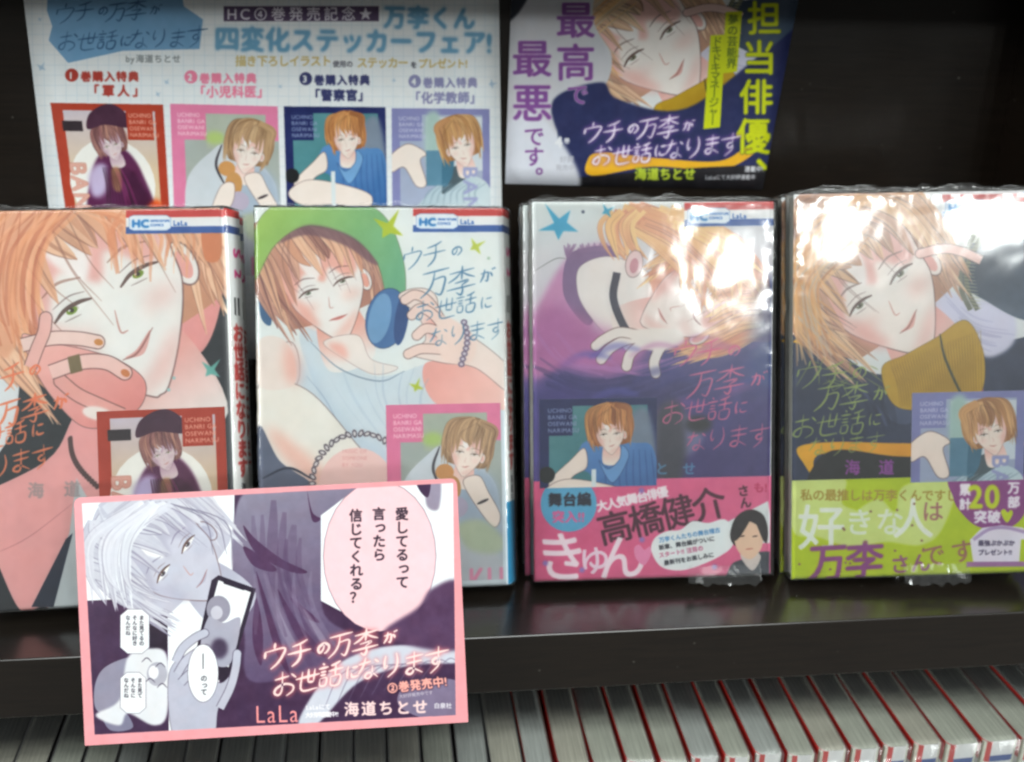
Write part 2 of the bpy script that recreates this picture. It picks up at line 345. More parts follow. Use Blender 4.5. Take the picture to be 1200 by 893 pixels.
        c.text('BANRI KUN', 80, 66, 21, (160, 164, 202), ang=90, bold=.5); tx = 7
    for i, t in enumerate(('UCHINO', 'BANRI GA', 'OSEWANI', 'NARIMASU')):
        c.text(t, tx + 2.5, 9.5 + i*5.6, 5, tcol, bold=.15, a=.85)
    c.rect(100, -5, 130, 180, fr) if False else None

def st_on(c, n, quad, low=None):
    """put sticker n on the quad TL TR BR BL (the quad is the 100 x 100 part)"""
    H = hom([(0, 0), (100, 0), (100, 100), (0, 100)], quad)
    old = c.clip; e = c.P(quad if low is None else low); E = np.stack([e, np.roll(e, -1, 0)], 1)
    cl = np.zeros((c.H, c.W)); mk, lo = c.mask(E, 1)
    x0, y0 = max(lo[0], 0), max(lo[1], 0); x1, y1 = min(lo[0]+mk.shape[1], c.W), min(lo[1]+mk.shape[0], c.H)
    cl[y0:y1, x0:x1] = mk[y0-lo[1]:y1-lo[1], x0-lo[0]:x1-lo[0]]
    c.clip = cl; c.push(H); sticker(c, n); c.pop(); c.clip = old

def band(c, x0, x1, y0, dy):
    """red / white / blue series band along the top right, with its little plate"""
    f = lambda x: y0 + (x-x0)/(x1-x0)*dy
    for a, b, col in ((0, 9, (206, 64, 60)), (9, 20, (238, 240, 240)), (20, 28, (52, 96, 168))):
        c.poly([(x0, f(x0)+a), (x1+8, f(x1)+a), (x1+8, f(x1)+b), (x0, f(x0)+b)], col, smooth=False)
    c.poly([(x0+4, f(x0)+8), (x0+4, f(x0)+22), (x0+9, f(x0)+24), (x0+48, f(x0)+24), (x0+53, f(x0)+21), (x0+53, f(x0)+9), (x0+48, f(x0)+6), (x0+9, f(x0)+6)], (236, 243, 248), smooth=False, line=(120, 160, 210), lw=.8)
    c.text('HC', x0+14, f(x0)+15.5, 12.5, (40, 130, 196), bold=.9, xs=1.15)
    c.text('HANATOYUME', x0+31, f(x0)+12.5, 3.8, (70, 120, 190), bold=.25, xs=.8); c.text('COMICS', x0+31, f(x0)+17.5, 4, (70, 120, 190), bold=.2)
    c.text('LaLa', x0+60, f(x0)+15, 8, (60, 110, 186), bold=.25)

def cover1(c):
    c.rect(-60, 230, 300, 730, (44, 48, 52), grad=((0, 240), (300, 700), (36, 42, 50)))
    c.poly([(-60, 360), (-10, 370), (26, 420), (12, 520), (-60, 560)], (222, 226, 228))
    c.poly([(100, 480), (170, 470), (200, 500), (180, 600), (120, 730), (60, 712), (30, 715), (-10, 640), (-60, 620), (-60, 600), (60, 540)], (232, 170, 168))
    c.stroke([(0, 650), (40, 630), (92, 590)], 1, (170, 110, 108), .6)
    c.poly([(96, 560), (140, 640), (150, 730), (66, 730), (60, 690), (88, 625)], (198, 204, 206), smooth=False)
    c.poly([(84, 632), (92, 625), (70, 712), (44, 712)], (36, 42, 62), smooth=False); c.poly([(-60, 640), (0, 662), (26, 712), (-60, 730)], (34, 38, 44), smooth=False)
    c.poly([(214, 330), (236, 306), (264, 316), (264, 360), (244, 410), (200, 430), (170, 420)], (232, 164, 160), line=LINE, lw=1)
    head(c, 126, 338, 198, -29, n=50, part=-.1, skin=(238, 236, 232), shade=(232, 168, 160), iris=(128, 156, 60), smile=.06)
    c.poly([(-60, 240), (90, 240), (30, 300), (28, 380), (8, 420), (-30, 380), (-60, 390)], (230, 176, 142), soft=2)
    for i in range(46):
        x = RNG.uniform(-30, 60); c.stroke([(x+RNG.uniform(0, 60), 242), (x, 290), (x-8, 350), (x+RNG.uniform(-10, 16), RNG.uniform(380, 440))], RNG.uniform(2, 7), RNG.choice([(244, 190, 150), (214, 138, 98), (236, 172, 128), (198, 120, 88)]), .55)
    for i in range(34):
        x = RNG.uniform(120, 262); c.stroke([(RNG.uniform(80, 200), 240), (x, 266), (x + 6, RNG.uniform(290, 330))], RNG.uniform(2, 6), RNG.choice([(244, 196, 160), (222, 150, 110), (238, 178, 136)]), .55)
    c.poly([(242, 262), (262, 262), (264, 300), (246, 302)], (214, 138, 96))
    # hand to the chin, with painted nails and a ring
    HS = (240, 190, 182)
    c.poly([(30, 392), (60, 400), (110, 410), (150, 424), (176, 446), (172, 474), (144, 496), (104, 500), (70, 470), (46, 434)], HS, line=LINE, lw=1, grad=((60, 400), (140, 500), (228, 152, 146)))
    finger(c, [(150, 486), (122, 474), (96, 462), (76, 446)], 15, (234, 176, 168)); finger(c, [(64, 436), (100, 424), (130, 424), (152, 436)], 16, (240, 204, 196), nail=(206, 132, 82)); finger(c, [(30, 404), (64, 396), (96, 396), (120, 400)], 15, (240, 214, 206), nail=(208, 146, 84))
    finger(c, [(40, 430), (48, 408), (56, 388), (58, 372)], 14, (236, 190, 182)); c.poly([(84, 418), (98, 414), (102, 434), (88, 438)], (126, 112, 80), smooth=False); c.ell(120, 484, 18, 8, (240, 232, 226), rot=10, soft=1)
    for i in range(20):
        t = i/19; c.ell(88 + 34*t - 10*math.sin(t*3), 514 + 56*t, 2.6, 3.6, (84, 62, 62), rot=30)
    star(c, 254, 432, 14, (110, 180, 170), 4, 40); c.ell(210, 442, 2, 2, (160, 200, 200)); c.ell(204, 456, 2, 2, (160, 200, 200))
    title(c, [('ウチの', -10, 445, 1.), ('万李が', 14, 482, 1.1), ('お世話に', -30, 518, .95), ('なります', -20, 552, .9)], 30, (232, 128, 88), ang=-12, bold=.5)
    c.text('海', 48, 575, 20, (160, 150, 150), bold=.6, a=.8); c.text('道', 91, 573, 20, (160, 150, 150), bold=.6, a=.8); c.text('ちとせ', 134, 571, 20, (160, 150, 150), bold=.6, sp=2.1, a=.8)
    band(c, 152, 268, 244, -1.5)

def cover2(c):
    W = (232, 236, 234); c.rect(280, 230, 620, 700, W)
    c.poly([(296, 440), (340, 400), (352, 440), (330, 480), (300, 540)], W, line=LINE, lw=1)
    # cap and headphones
    c.poly([(300, 300), (310, 262), (340, 238), (400, 236), (440, 256), (466, 300), (472, 344), (458, 350), (440, 300), (400, 270), (340, 262), (310, 300)], (160, 196, 96), grad=((320, 240), (470, 330), (110, 180, 150)))
    c.poly([(400, 262), (440, 290), (468, 350), (460, 352), (436, 310), (396, 276)], (70, 100, 80), a=.7, soft=2)
    c.poly([(304, 340), (316, 344), (318, 380), (306, 372)], (70, 110, 150))
    c.poly([(352, 400), (380, 392), (440, 440), (520, 420), (560, 430), (600, 450), (600, 700), (300, 700), (310, 640), (400, 560)], (214, 224, 230))
    c.poly([(500, 425), (560, 430), (604, 462), (604, 478), (516, 474)], (238, 176, 166), grad=((500, 430), (600, 470), (244, 206, 196)))
    head(c, 381, 334, 96, -20, n=44, hair=((218, 166, 136), (238, 198, 166), (186, 134, 116), (206, 160, 142), (116, 78, 80)), skin=(240, 236, 232), shade=(236, 166, 148), iris=(120, 130, 110), part=-.12, smile=-.02, mouth=(220, 120, 112))
    c.poly([(296, 330), (300, 262), (336, 232), (400, 228), (450, 250), (474, 305), (474, 356), (456, 350), (442, 306), (410, 276), (360, 264), (322, 286)], (166, 200, 100), soft=.6, grad=((310, 250), (460, 330), (116, 180, 140)), line=(90, 110, 70), lw=.8)
    c.poly([(326, 284), (360, 262), (412, 275), (443, 306), (434, 306), (404, 286), (360, 274)], (120, 84, 96), a=.8, soft=1)
    c.ell(454, 372, 24, 36, (74, 120, 172), rot=12, line=(40, 60, 100), lw=1); c.ell(446, 372, 13, 30, (120, 166, 204), rot=12); c.ell(472, 372, 8, 32, (44, 80, 136), rot=8)
    # neck, vest folds and arms
    c.poly([(380, 400), (420, 392), (436, 420), (468, 430), (440, 438), (404, 420)], (238, 230, 224), line=(150, 120, 120), lw=.6); c.poly([(386, 402), (404, 404), (408, 420), (392, 412)], (240, 190, 178), soft=3)
    c.stroke([(364, 400), (400, 432), (446, 446), (476, 434)], 1.4, (130, 150, 170)); c.stroke([(360, 440), (384, 470), (410, 520)], 1.2, (150, 166, 186)); folds(c, [[(370, 420), (400, 470), (450, 530)], [(520, 430), (500, 470), (520, 530)]], (170, 186, 204), 8, 3, .4)
    c.poly([(356, 420), (410, 500), (470, 540), (420, 590), (352, 470)], (190, 206, 220), a=.6, soft=6)
    c.poly([(304, 452), (360, 456), (420, 520), (450, 560), (400, 600), (340, 560), (304, 530)], (238, 234, 226), line=LINE, lw=1)
    c.poly([(318, 500), (370, 540), (404, 574), (380, 580), (330, 530)], (240, 184, 168), soft=6, a=.7)
    c.poly([(304, 400), (330, 396), (346, 420), (344, 452), (304, 452)], (238, 226, 218)); c.poly([(336, 400), (352, 420), (350, 450), (336, 440)], (240, 176, 160), soft=6, a=.7)
    c.poly([(304, 500), (330, 540), (370, 570), (350, 600), (304, 600)], (100, 108, 130)); c.stroke([(310, 560), (340, 548), (370, 562)], 3, (50, 56, 76))
    # raised hand with a bead bracelet
    c.poly([(468, 346), (490, 336), (512, 344), (522, 380), (560, 396), (600, 430), (604, 462), (560, 430), (520, 424), (476, 412), (500, 398), (492, 370)], (240, 224, 216), line=LINE, lw=.8)
    c.poly([(500, 372), (516, 372), (524, 400), (508, 396)], (240, 186, 176), soft=4)
    for P_ in ([(520, 376), (504, 352), (488, 344), (476, 350)], [(524, 384), (508, 366), (494, 360), (484, 368)], [(526, 396), (512, 386), (500, 384), (490, 392)], [(530, 410), (512, 408), (494, 408), (480, 414)]): finger(c, P_, 10.5, (242, 216, 206))
    c.poly([(514, 374), (532, 372), (560, 396), (552, 424), (520, 418)], (242, 220, 210), soft=1)
    for i in range(9): c.ell(546 + 4*math.sin(i*.5), 376 + i*6.2, 4, 3.6, (130, 116, 140)); c.ell(546 + 4*math.sin(i*.5), 376 + i*6.2, 1.8, 1.6, (220, 214, 224))
    for i in range(26):
        t = i/25*math.pi*1.05; c.ell(424 - 56*math.cos(t), 566 - 56*math.sin(t)*1.05, 5, 3, (110, 100, 110), rot=i*40); c.ell(424 - 56*math.cos(t), 566 - 56*math.sin(t)*1.05, 2.6, 1.4, (226, 222, 222), rot=i*40)
    c.ell(420, 568, 44, 44, (240, 206, 200))
    for i, t in enumerate(('MUSIC OF', 'SOMEONE', 'BY YOU')): c.text(t, 406, 528 + i*8, 6, (210, 130, 130), a=.6)
    star(c, 456, 264, 20, (186, 200, 40), 4, 30); star(c, 560, 286, 11, (196, 206, 80), 4, 60); star(c, 490, 452, 9, (186, 200, 50), 4, 20); c.ell(575, 300, 2, 2, (180, 200, 180))
    col = (84, 132, 168)
    title(c, [('ウチの', 484, 300, 1.05), ('万李が', 512, 330, 1.2), ('お世話に', 500, 362, .95), ('なります', 516, 394, .9)], 27, col, ang=-9, thin=.0)
    band(c, 485, 588, 241.5, -1)

def cover3(c):
    c.rect(600, 220, 920, 700, (222, 228, 226), grad=((620, 240), (640, 420), (216, 200, 214)))
    c.poly([(600, 440), (650, 372), (700, 400), (780, 392), (900, 330), (930, 340), (930, 700), (600, 700)], (88, 82, 150), grad=((700, 380), (780, 640), (58, 52, 96)), soft=3)
    c.poly([(626, 372), (666, 300), (716, 288), (700, 352), (690, 388), (660, 420), (626, 440)], (206, 150, 190), soft=3)
    c.poly([(664, 300), (690, 288), (720, 288), (722, 300), (690, 312), (676, 340), (694, 372), (684, 378), (660, 344)], (140, 110, 150))
    for i in range(24):
        t = i/23; c.stroke([(664 + 50*t*(t > .3), 296 + 6*(t < .3) - 4*t), (660 + 54*t, 286 + 3*math.sin(i*2))], 3, (150, 116, 156), .7)
    c.poly([(680, 310), (720, 300), (770, 330), (764, 386), (716, 392), (690, 368), (676, 340)], (238, 230, 226), line=(150, 130, 140), lw=.7)
    c.poly([(620, 380), (650, 356), (700, 384), (760, 404), (720, 440), (650, 430), (620, 450)], (188, 116, 170), soft=8)
    folds(c, [[(620, 400), (680, 440), (760, 430)], [(640, 520), (740, 500), (900, 440)]], (52, 48, 104), 16, 12, .55)
    folds(c, [[(620, 380), (650, 420), (700, 440)], [(700, 400), (760, 440), (860, 400)]], (190, 130, 190), 10, 6, .5)
    H3 = ((240, 198, 142), (248, 216, 160), (222, 160, 132), (232, 176, 140), (150, 100, 100))
    head(c, 808, 352, 88, 66, n=50, hair=H3, skin=(238, 226, 220), shade=(232, 176, 168), part=.25, closed=True, smile=.0)
    c.stroke([(722, 318), (718, 348), (730, 380), (744, 398)], 9, (62, 60, 78), taper=False)
    for i in range(34):
        x, y = RNG.uniform(716, 790), RNG.uniform(240, 262); lock(c, [(x, y), (x+36, y+16), (x+74, y+RNG.uniform(34, 60)), (x+RNG.uniform(70, 112), y+RNG.uniform(74, 116))], RNG.uniform(8, 20), H3)
    for i in range(12):
        x = RNG.uniform(716, 760); lock(c, [(x, 246), (x-14, 262), (x-10, 284), (x + RNG.uniform(-14, 8), 304)], RNG.uniform(6, 12), H3)
    c.ell(742, 308, 10, 16, (232, 206, 206), rot=10, line=LINE, lw=.8); c.ell(742, 310, 5, 9, (206, 150, 160), rot=10)
    for P_ in ([(760, 398), (738, 396), (716, 406), (704, 420)], [(766, 402), (750, 404), (738, 414), (734, 428)], [(776, 402), (770, 412), (766, 424), (768, 436)], [(750, 392), (726, 388), (708, 396), (698, 404)]): finger(c, P_, 11, (236, 228, 222))
    c.poly([(740, 386), (790, 384), (800, 400), (770, 410), (744, 402)], (236, 228, 222), soft=1)
    for i in range(16):
        x = RNG.uniform(640, 880); y = RNG.uniform(400, 500); c.stroke([(x, y), (x+30, y-14), (x+60, y-10)], RNG.uniform(3, 10), RNG.choice([(120, 100, 180), (150, 90, 170), (60, 60, 130), (190, 110, 170), (90, 90, 180)]), .5, soft=2)
    c.poly([(890, 340), (930, 330), (930, 470), (880, 460)], (60, 84, 140), soft=8, a=.7)
    c.poly([(626, 700), (628, 470), (700, 466), (800, 520), (806, 480), (930, 470), (930, 700)], (76, 66, 136), soft=10, grad=((700, 470), (760, 600), (70, 60, 118))); c.ell(790, 510, 34, 26, (120, 120, 160), soft=3)
    c.ell(818, 496, 16, 10, (40, 40, 48), soft=3); c.poly([(770, 480), (800, 476), (800, 560), (772, 560)], (70, 70, 84), soft=4)
    star(c, 654, 262, 24, (70, 172, 206), 5, 20); star(c, 710, 246, 9, (70, 172, 206), 4, 60); c.ell(682, 247, 2, 2, (90, 100, 120)); c.stroke([(626, 316), (650, 302), (664, 302)], .8, (120, 120, 120))
    title(c, [('ウチの', 802, 414, 1.05), ('万李が', 822, 448, 1.2), ('お世話に', 790, 482, .95), ('なります', 816, 516, .9)], 29, (222, 108, 150), ang=-6)
    c.text('海道ちとせ', 680, 548, 16, (90, 150, 190), sp=2.0, bold=.4, a=.85)
    band(c, 800, 906, 236.5, -2)

def cover4(c):
    c.rect(900, 200, 1260, 700, (226, 228, 228)); c.poly([(900, 420), (960, 400), (1040, 440), (1180, 400), (1260, 420), (1260, 700), (900, 700)], (46, 56, 84))
    c.poly([(1090, 330), (1130, 350), (1182, 360), (1190, 400), (1160, 420), (1130, 400), (1100, 370)], (216, 214, 232), soft=2)
    c.poly([(1130, 290), (1200, 282), (1250, 300), (1250, 380), (1200, 376), (1160, 356), (1124, 330)], (52, 64, 84), grad=((1130, 290), (1200, 370), (80, 98, 120)))   # dark cap
    for k in (0, 7): c.stroke([(1152-k*1.6, 276), (1134-k, 310), (1134-k, 340), (1146-k*1.2, 364)], 6, (110, 112, 96), taper=False); 
    for i in range(22): c.stroke([(1128 + abs(i-11)*.9, 276 + i*4), (1142 + abs(i-11)*.9, 278 + i*4)], 1.2, (186, 186, 150), .7)
    # mustard roll collar, dark jacket with trim
    c.poly([(930, 400), (944, 396), (966, 408), (962, 414), (940, 404)], (236, 180, 40))
    c.poly([(936, 524), (980, 518), (1066, 520), (1250, 520), (1250, 534), (1066, 536), (964, 532), (956, 558), (944, 545)], (236, 178, 36), grad=((940, 530), (1060, 540), (226, 160, 30)))
    c.poly([(958, 540), (1066, 536), (1250, 536), (1250, 700), (950, 700)], (34, 34, 36)); c.stroke([(1006, 452), (1030, 480), (1040, 500)], 4, (80, 90, 130), .6); c.ell(1060, 474, 24, 24, (90, 104, 136), a=.5); c.text('4', 1062, 470, 26, (170, 180, 200))
    head(c, 1030, 338, 134, -38, n=50, hair=((224, 184, 146), (242, 212, 176), (190, 146, 122), (214, 172, 146), (116, 88, 84)), skin=(242, 234, 228), shade=(232, 172, 164), iris=(120, 120, 96), part=-.25, smile=.05)
    for i in range(70):
        x = RNG.uniform(926, 960); y = RNG.uniform(235, 300); c.stroke([(x+60, y-10), (x+4, y+40), (x, y+80), (x+RNG.uniform(0, 40), y+RNG.uniform(100, 150))], RNG.uniform(1.5, 5), RNG.choice([(228, 172, 110), (240, 196, 140), (196, 140, 100), (206, 190, 170)]), .6)
    folds(c, [[(940, 420), (980, 470), (1000, 520)], [(1040, 440), (1050, 480), (1060, 516)]], (30, 36, 60), 9, 8, .5); folds(c, [[(1100, 330), (1140, 370), (1190, 380)], [(1110, 380), (1150, 410), (1190, 420)]], (170, 168, 200), 7, 4, .5)
    finger(c, [(1150, 306), (1128, 296), (1104, 292), (1078, 298)], 10, (242, 206, 198))
    for i in range(18): 
        x, y = RNG.uniform(936, 1020), RNG.uniform(410, 450); c.stroke([(x, y), (x+RNG.uniform(-20, 30), y+RNG.uniform(0, 30))], 1.6, (140, 156, 80), .6)
    c.poly([(1034, 432), (1062, 416), (1098, 396), (1132, 376), (1152, 410), (1154, 450), (1140, 476), (1100, 480), (1050, 476)], (196, 158, 36), line=(120, 90, 20), lw=.8)
    for i in range(34): c.stroke([(1044 + i*3.2, 424 - i*1.1), (1052 + i*3., 450), (1056 + i*2.9, 478)], 1., (150, 116, 22), .75)
    c.stroke([(1102, 392), (1108, 420), (1126, 460), (1140, 480)], 3, (70, 70, 40))
    for i in range(30): c.stroke([(1044 + i*3.3, 430 - i*1.35), (1054 + i*3.1, 452 - i*.4), (1058 + i*3., 478)], 1.1, (156, 120, 26), .6)
    c.stroke([(1102, 394), (1108, 420), (1126, 460), (1140, 480)], 3, (70, 70, 40))

def cover4b(c):
    title(c, [('ウチの', 948, 440, 1.1), ('万李が', 972, 466, 1.1), ('お世話に', 944, 498, 1.0), ('なります', 960, 524, .8)], 29, (158, 176, 96), ang=-4)
    c.text('海道', 1000, 548, 19, (150, 70, 160), sp=2.1, bold=.5); star(c, 1150, 466, 9, (190, 90, 160), 4)
    band(c, 1104, 1225, 229, -1)

def obi3(c):
    P_ = (222, 96, 142); c.rect(600, 540, 930, 700, P_, grad=((630, 570), (900, 680), (230, 116, 158)))
    c.ell(667, 590, 33, 33, (98, 176, 210)); c.text('舞台編', 651, 585, 17, (40, 44, 60), bold=.7, ang=-1); c.text('突入!!', 655, 605, 15, (226, 110, 160), bold=.7)
    c.text('大人気舞台俳優', 706, 592, 14, (246, 236, 240), ang=-13, bold=.7, sp=.86)
    c.text('高橋健介', 721, 617, 41, (84, 30, 56), ang=-14, bold=.6, sp=.92); c.text('さん', 871, 574, 14, (84, 30, 56), vert=True, bold=.5, ang=-10); c.text('も!', 889, 570, 13, (200, 60, 110), bold=.5)
    c.text('き', 660, 652, 62, (248, 232, 240), bold=.9, jit=.02, shear=-.15); c.text('ゅ', 697, 652, 44, (244, 222, 236), bold=.5, ang=-4); c.text('ん', 729, 652, 58, (248, 232, 240), bold=.7, ang=-4)
    c.poly([(744, 642), (750, 638), (756, 644), (762, 640), (764, 648), (756, 662), (746, 654)], (236, 150, 190)); 
    for x, y in ((753, 632), (683, 668), (838, 664), (752, 574), (640, 660)): c.ell(x, y, 3, 3, (150, 130, 200), soft=1)
    c.poly([(850, 612), (900, 586), (906, 620), (904, 636), (852, 634)], (228, 234, 234), smooth=False)
    c.poly([(764, 645), (768, 630), (782, 622), (798, 620), (812, 610), (830, 612), (850, 608), (862, 624), (858, 640), (846, 650), (826, 660), (800, 668), (776, 664)], (238, 242, 242))
    for i, (t, col) in enumerate((('万李くんたちの舞台稽古', (90, 150, 200)), ('新章、舞台編がついに', (60, 60, 70)), ('スタート!! 注目の', (200, 100, 140)), ('最新刊をお楽しみに', (60, 60, 70)))):
        c.text(t, 776 + (i == 3)*6, 632 + i*9, 6.6, col, ang=-10, bold=.2)
    # small portrait of a dark haired man in a dark suit
    c.poly([(852, 700), (856, 664), (872, 654), (890, 646), (912, 652), (916, 700)], (74, 78, 88)); c.poly([(868, 650), (882, 644), (892, 652), (882, 668)], (226, 214, 208))
    c.poly([(856, 628), (862, 606), (878, 596), (894, 602), (900, 620), (898, 636), (888, 624), (866, 640)], (52, 44, 46)); c.poly([(862, 624), (876, 610), (892, 620), (893, 640), (882, 654), (872, 652), (863, 640)], (238, 206, 180))
    c.poly([(858, 630), (864, 612), (880, 604), (874, 618), (864, 632)], (52, 44, 46)); c.poly([(884, 604), (894, 612), (896, 634), (890, 622)], (52, 44, 46))
    for x in (870, 885): c.stroke([(x-3, 628), (x+3, 627)], 1.6, (60, 40, 40))
    c.stroke([(874, 643), (883, 642)], 1.3, (200, 110, 100)); c.rect(903, 560, 930, 700, (170, 50, 96))

def obi4(c):
    Y, L, V = (190, 208, 16), (214, 226, 140), (150, 74, 142); c.rect(900, 540, 1260, 700, Y)
    for p in ([(930, 560), (990, 560), (988, 590), (1010, 604), (1000, 640), (960, 630), (930, 622)], [(1000, 606), (1030, 585), (1050, 600), (1060, 570), (1120, 562), (1106, 620), (1080, 640), (1040, 636), (1000, 640)]): c.poly(p, L, soft=1)
    c.text('私の最推しは万李くんですし', 946, 580, 14.5, (176, 150, 60), bold=.3, sp=.98, ang=.5)
    c.text('好', 964, 617, 56, (236, 240, 232), bold=.7, jit=.02); c.text('きな', 1008, 612, 34, (232, 238, 222), bold=.5, sp=1.05); c.text('人', 1071, 608, 50, (236, 240, 232), bold=.7); c.text('は', 1094, 600, 26, (176, 120, 116), bold=.3)
    c.text('万李', 971, 659, 47, V, bold=1.1, ang=-3, sp=.92, shear=.1); c.text('さん', 1056, 662, 24, (160, 96, 136), bold=.6, ang=-4); c.text('です', 1095, 652, 29, (170, 120, 100), bold=.4, ang=-8, sp=1.2)
    for i in range(16): c.ell(RNG.uniform(930, 1120), RNG.uniform(590, 676), 1.6, 1.4, (150, 110, 90))
    c.poly([(1118, 558), (1204, 556), (1206, 590), (1196, 612), (1176, 622), (1146, 618), (1126, 600), (1118, 584)], V)
    c.text('累計', 1132, 575, 15, (244, 238, 246), vert=True, bold=.8, sp=1.12); c.text('万部', 1189, 573, 15, (244, 238, 246), vert=True, bold=.8, sp=1.12)
    c.text('20', 1153, 582, 38, (204, 220, 30), bold=1.3, xs=.92); c.text('突破', 1150, 607, 16, (244, 238, 246), bold=.8)
    c.poly([(1174, 602), (1178, 598), (1182, 602), (1186, 599), (1188, 604), (1181, 614)], (204, 220, 30))
    c.poly([(1138, 634), (1152, 620), (1175, 617), (1200, 620), (1212, 634), (1198, 634), (1196, 662), (1142, 662)], (236, 230, 242), smooth=False); c.stroke([(1142, 634), (1160, 622), (1180, 620), (1205, 626)], 4, (190, 166, 206), taper=False)
    c.text('最強ぷかぷか', 1151, 638, 7.2, (90, 80, 110), bold=.35); c.text('プレゼント!!', 1151, 649, 7.2, (90, 80, 110), bold=.35); c.rect(1134, 660, 1204, 666, (170, 120, 170))

def spine(c, n):
    """14 x 174 units, straight on"""
    c.rect(0, 0, 14, 174, (238, 240, 238)); c.rect(0, 0, 14, 3.4, (206, 54, 50)); c.rect(0, 7.6, 14, 11, (40, 74, 140))
    tc = (200, 60, 56) if n != 3 else (170, 60, 110)
    c.text('S', 9.5, 22, 9, (226, 60, 140), ang=90, bold=.4); c.text('2', 9.5, 31, 8, (226, 60, 140), ang=90, bold=.4)
    c.rect(5, 40, 6.5, 48, (40, 40, 44)); c.rect(8, 40, 9.5, 48, (40, 40, 44))
    c.text('お世話になります', 7.5, 56, 9.2, tc, vert=True, bold=.45, sp=.95)
    c.text('海道ちとせ', 7.5, 126, 4.2, (60, 60, 70), vert=True, bold=.1)
    c.rect(0, 136 if n == 2 else 146, 14, 174, {1: (222, 110, 56), 2: (20, 138, 182), 3: (190, 60, 110), 4: (190, 200, 40)}[n])
    if n == 1: c.text('1', 8.3, 141, 8, (60, 120, 170), bold=.3)

def poster1(c):
    PAP = (232, 236, 238); c.rect(-200, -200, 900, 700, PAP)
    for i in range(60):
        x = -40 + i*12.4; c.stroke([(x, -100), (x + (x < 300)*(300-x)*.05, 460)], .6, (196, 212, 224), .7, smooth=False, taper=False); c.stroke([(-60, -80 + i*11.7), (640, -78 + i*11.7)], .6, (196, 212, 224), .7, smooth=False, taper=False)
    c.poly([(56, -40), (200, -50), (210, 5), (232, 20), (228, 54), (140, 56), (78, 70), (56, 44), (60, 28), (54, 10)], (118, 164, 202), smooth=False)
    title(c, [('ウチの万李が', 74, 12, 1.), ('お世話になります', 78, 45, 1.)], 23, (46, 84, 124), ang=-2)
    c.text('by海道ちとせ', 148, 65, 10, (130, 136, 140), bold=.2, sp=1.05)
    c.rect(256, 5, 439, 22, (84, 66, 96)); c.text('HC④巻発売記念★', 268, 13.5, 17, (226, 220, 230), bold=.3, sp=1.22)
    c.text('万李くん', 458, 17, 28, (112, 164, 196), bold=1.6, ang=1); c.text('四変化ステッカーフェア!', 260, 42, 30, (112, 164, 196), bold=1.7, ang=.8, sp=.98)
    c.text('描き下ろしイラスト', 276, 67.5, 13.2, (206, 186, 130), bold=.5, sp=.95); c.text('使用の', 388, 71, 8, (110, 110, 120), bold=.3); c.text('ステッカー', 419, 69.5, 13.2, (206, 186, 130), bold=.5, sp=.93); c.text('を', 481, 72, 8, (90, 90, 100), bold=.3); c.text('プレゼント!', 492, 70.5, 12, (206, 186, 130), bold=.5, sp=.95)
    cells = [(1, (82, 84), '「軍人」', (176, 60, 50), 106, 102, [(58, 116), (186, 118), (194, 246), (76, 244)]), (2, (218, 86), '「小児科医」', (236, 130, 160), 228, 103, [(194, 117), (319, 120), (323, 246), (199, 246)]),
             (3, (352, 88), '「警察官」', (52, 56, 104), 362, 107, [(326, 120), (447, 121), (449, 244), (330, 246)]), (4, (482, 91), '「化学教師」', (140, 140, 180), 482, 110, [(454, 122), (573, 123), (574, 243), (455, 246)])]
    for n, (x, y), nm, col, nx, ny, q in cells:
        c.ell(x, y, 7.6, 7.6, col); c.text(str(n), x+1.6, y, 11, PAP, bold=.4)
        c.text('巻購入特典', x+16, y+1.5, 12.5, col, bold=.6, sp=1.08); c.text(nm, nx, ny, 14.5, col, bold=.6, sp=1.02 if n != 1 else 1.2)
        low = [q[0], q[1], (q[1][0]+(q[2][0]-q[1][0])*1.55, q[1][1]+200), (q[0][0]+(q[3][0]-q[0][0])*1.55, q[0][1]+200)]
        st_on(c, n, q, low)
    for x, y, r in ((48, 75, 6), (190, 92, 4), (180, 106, 4), (322, 97, 3), (457, 90, 3), (576, 94, 6), (46, 20, 3)): star(c, x, y, r, (150, 180, 206), 4, RNG.uniform(0, 90), a=.8)

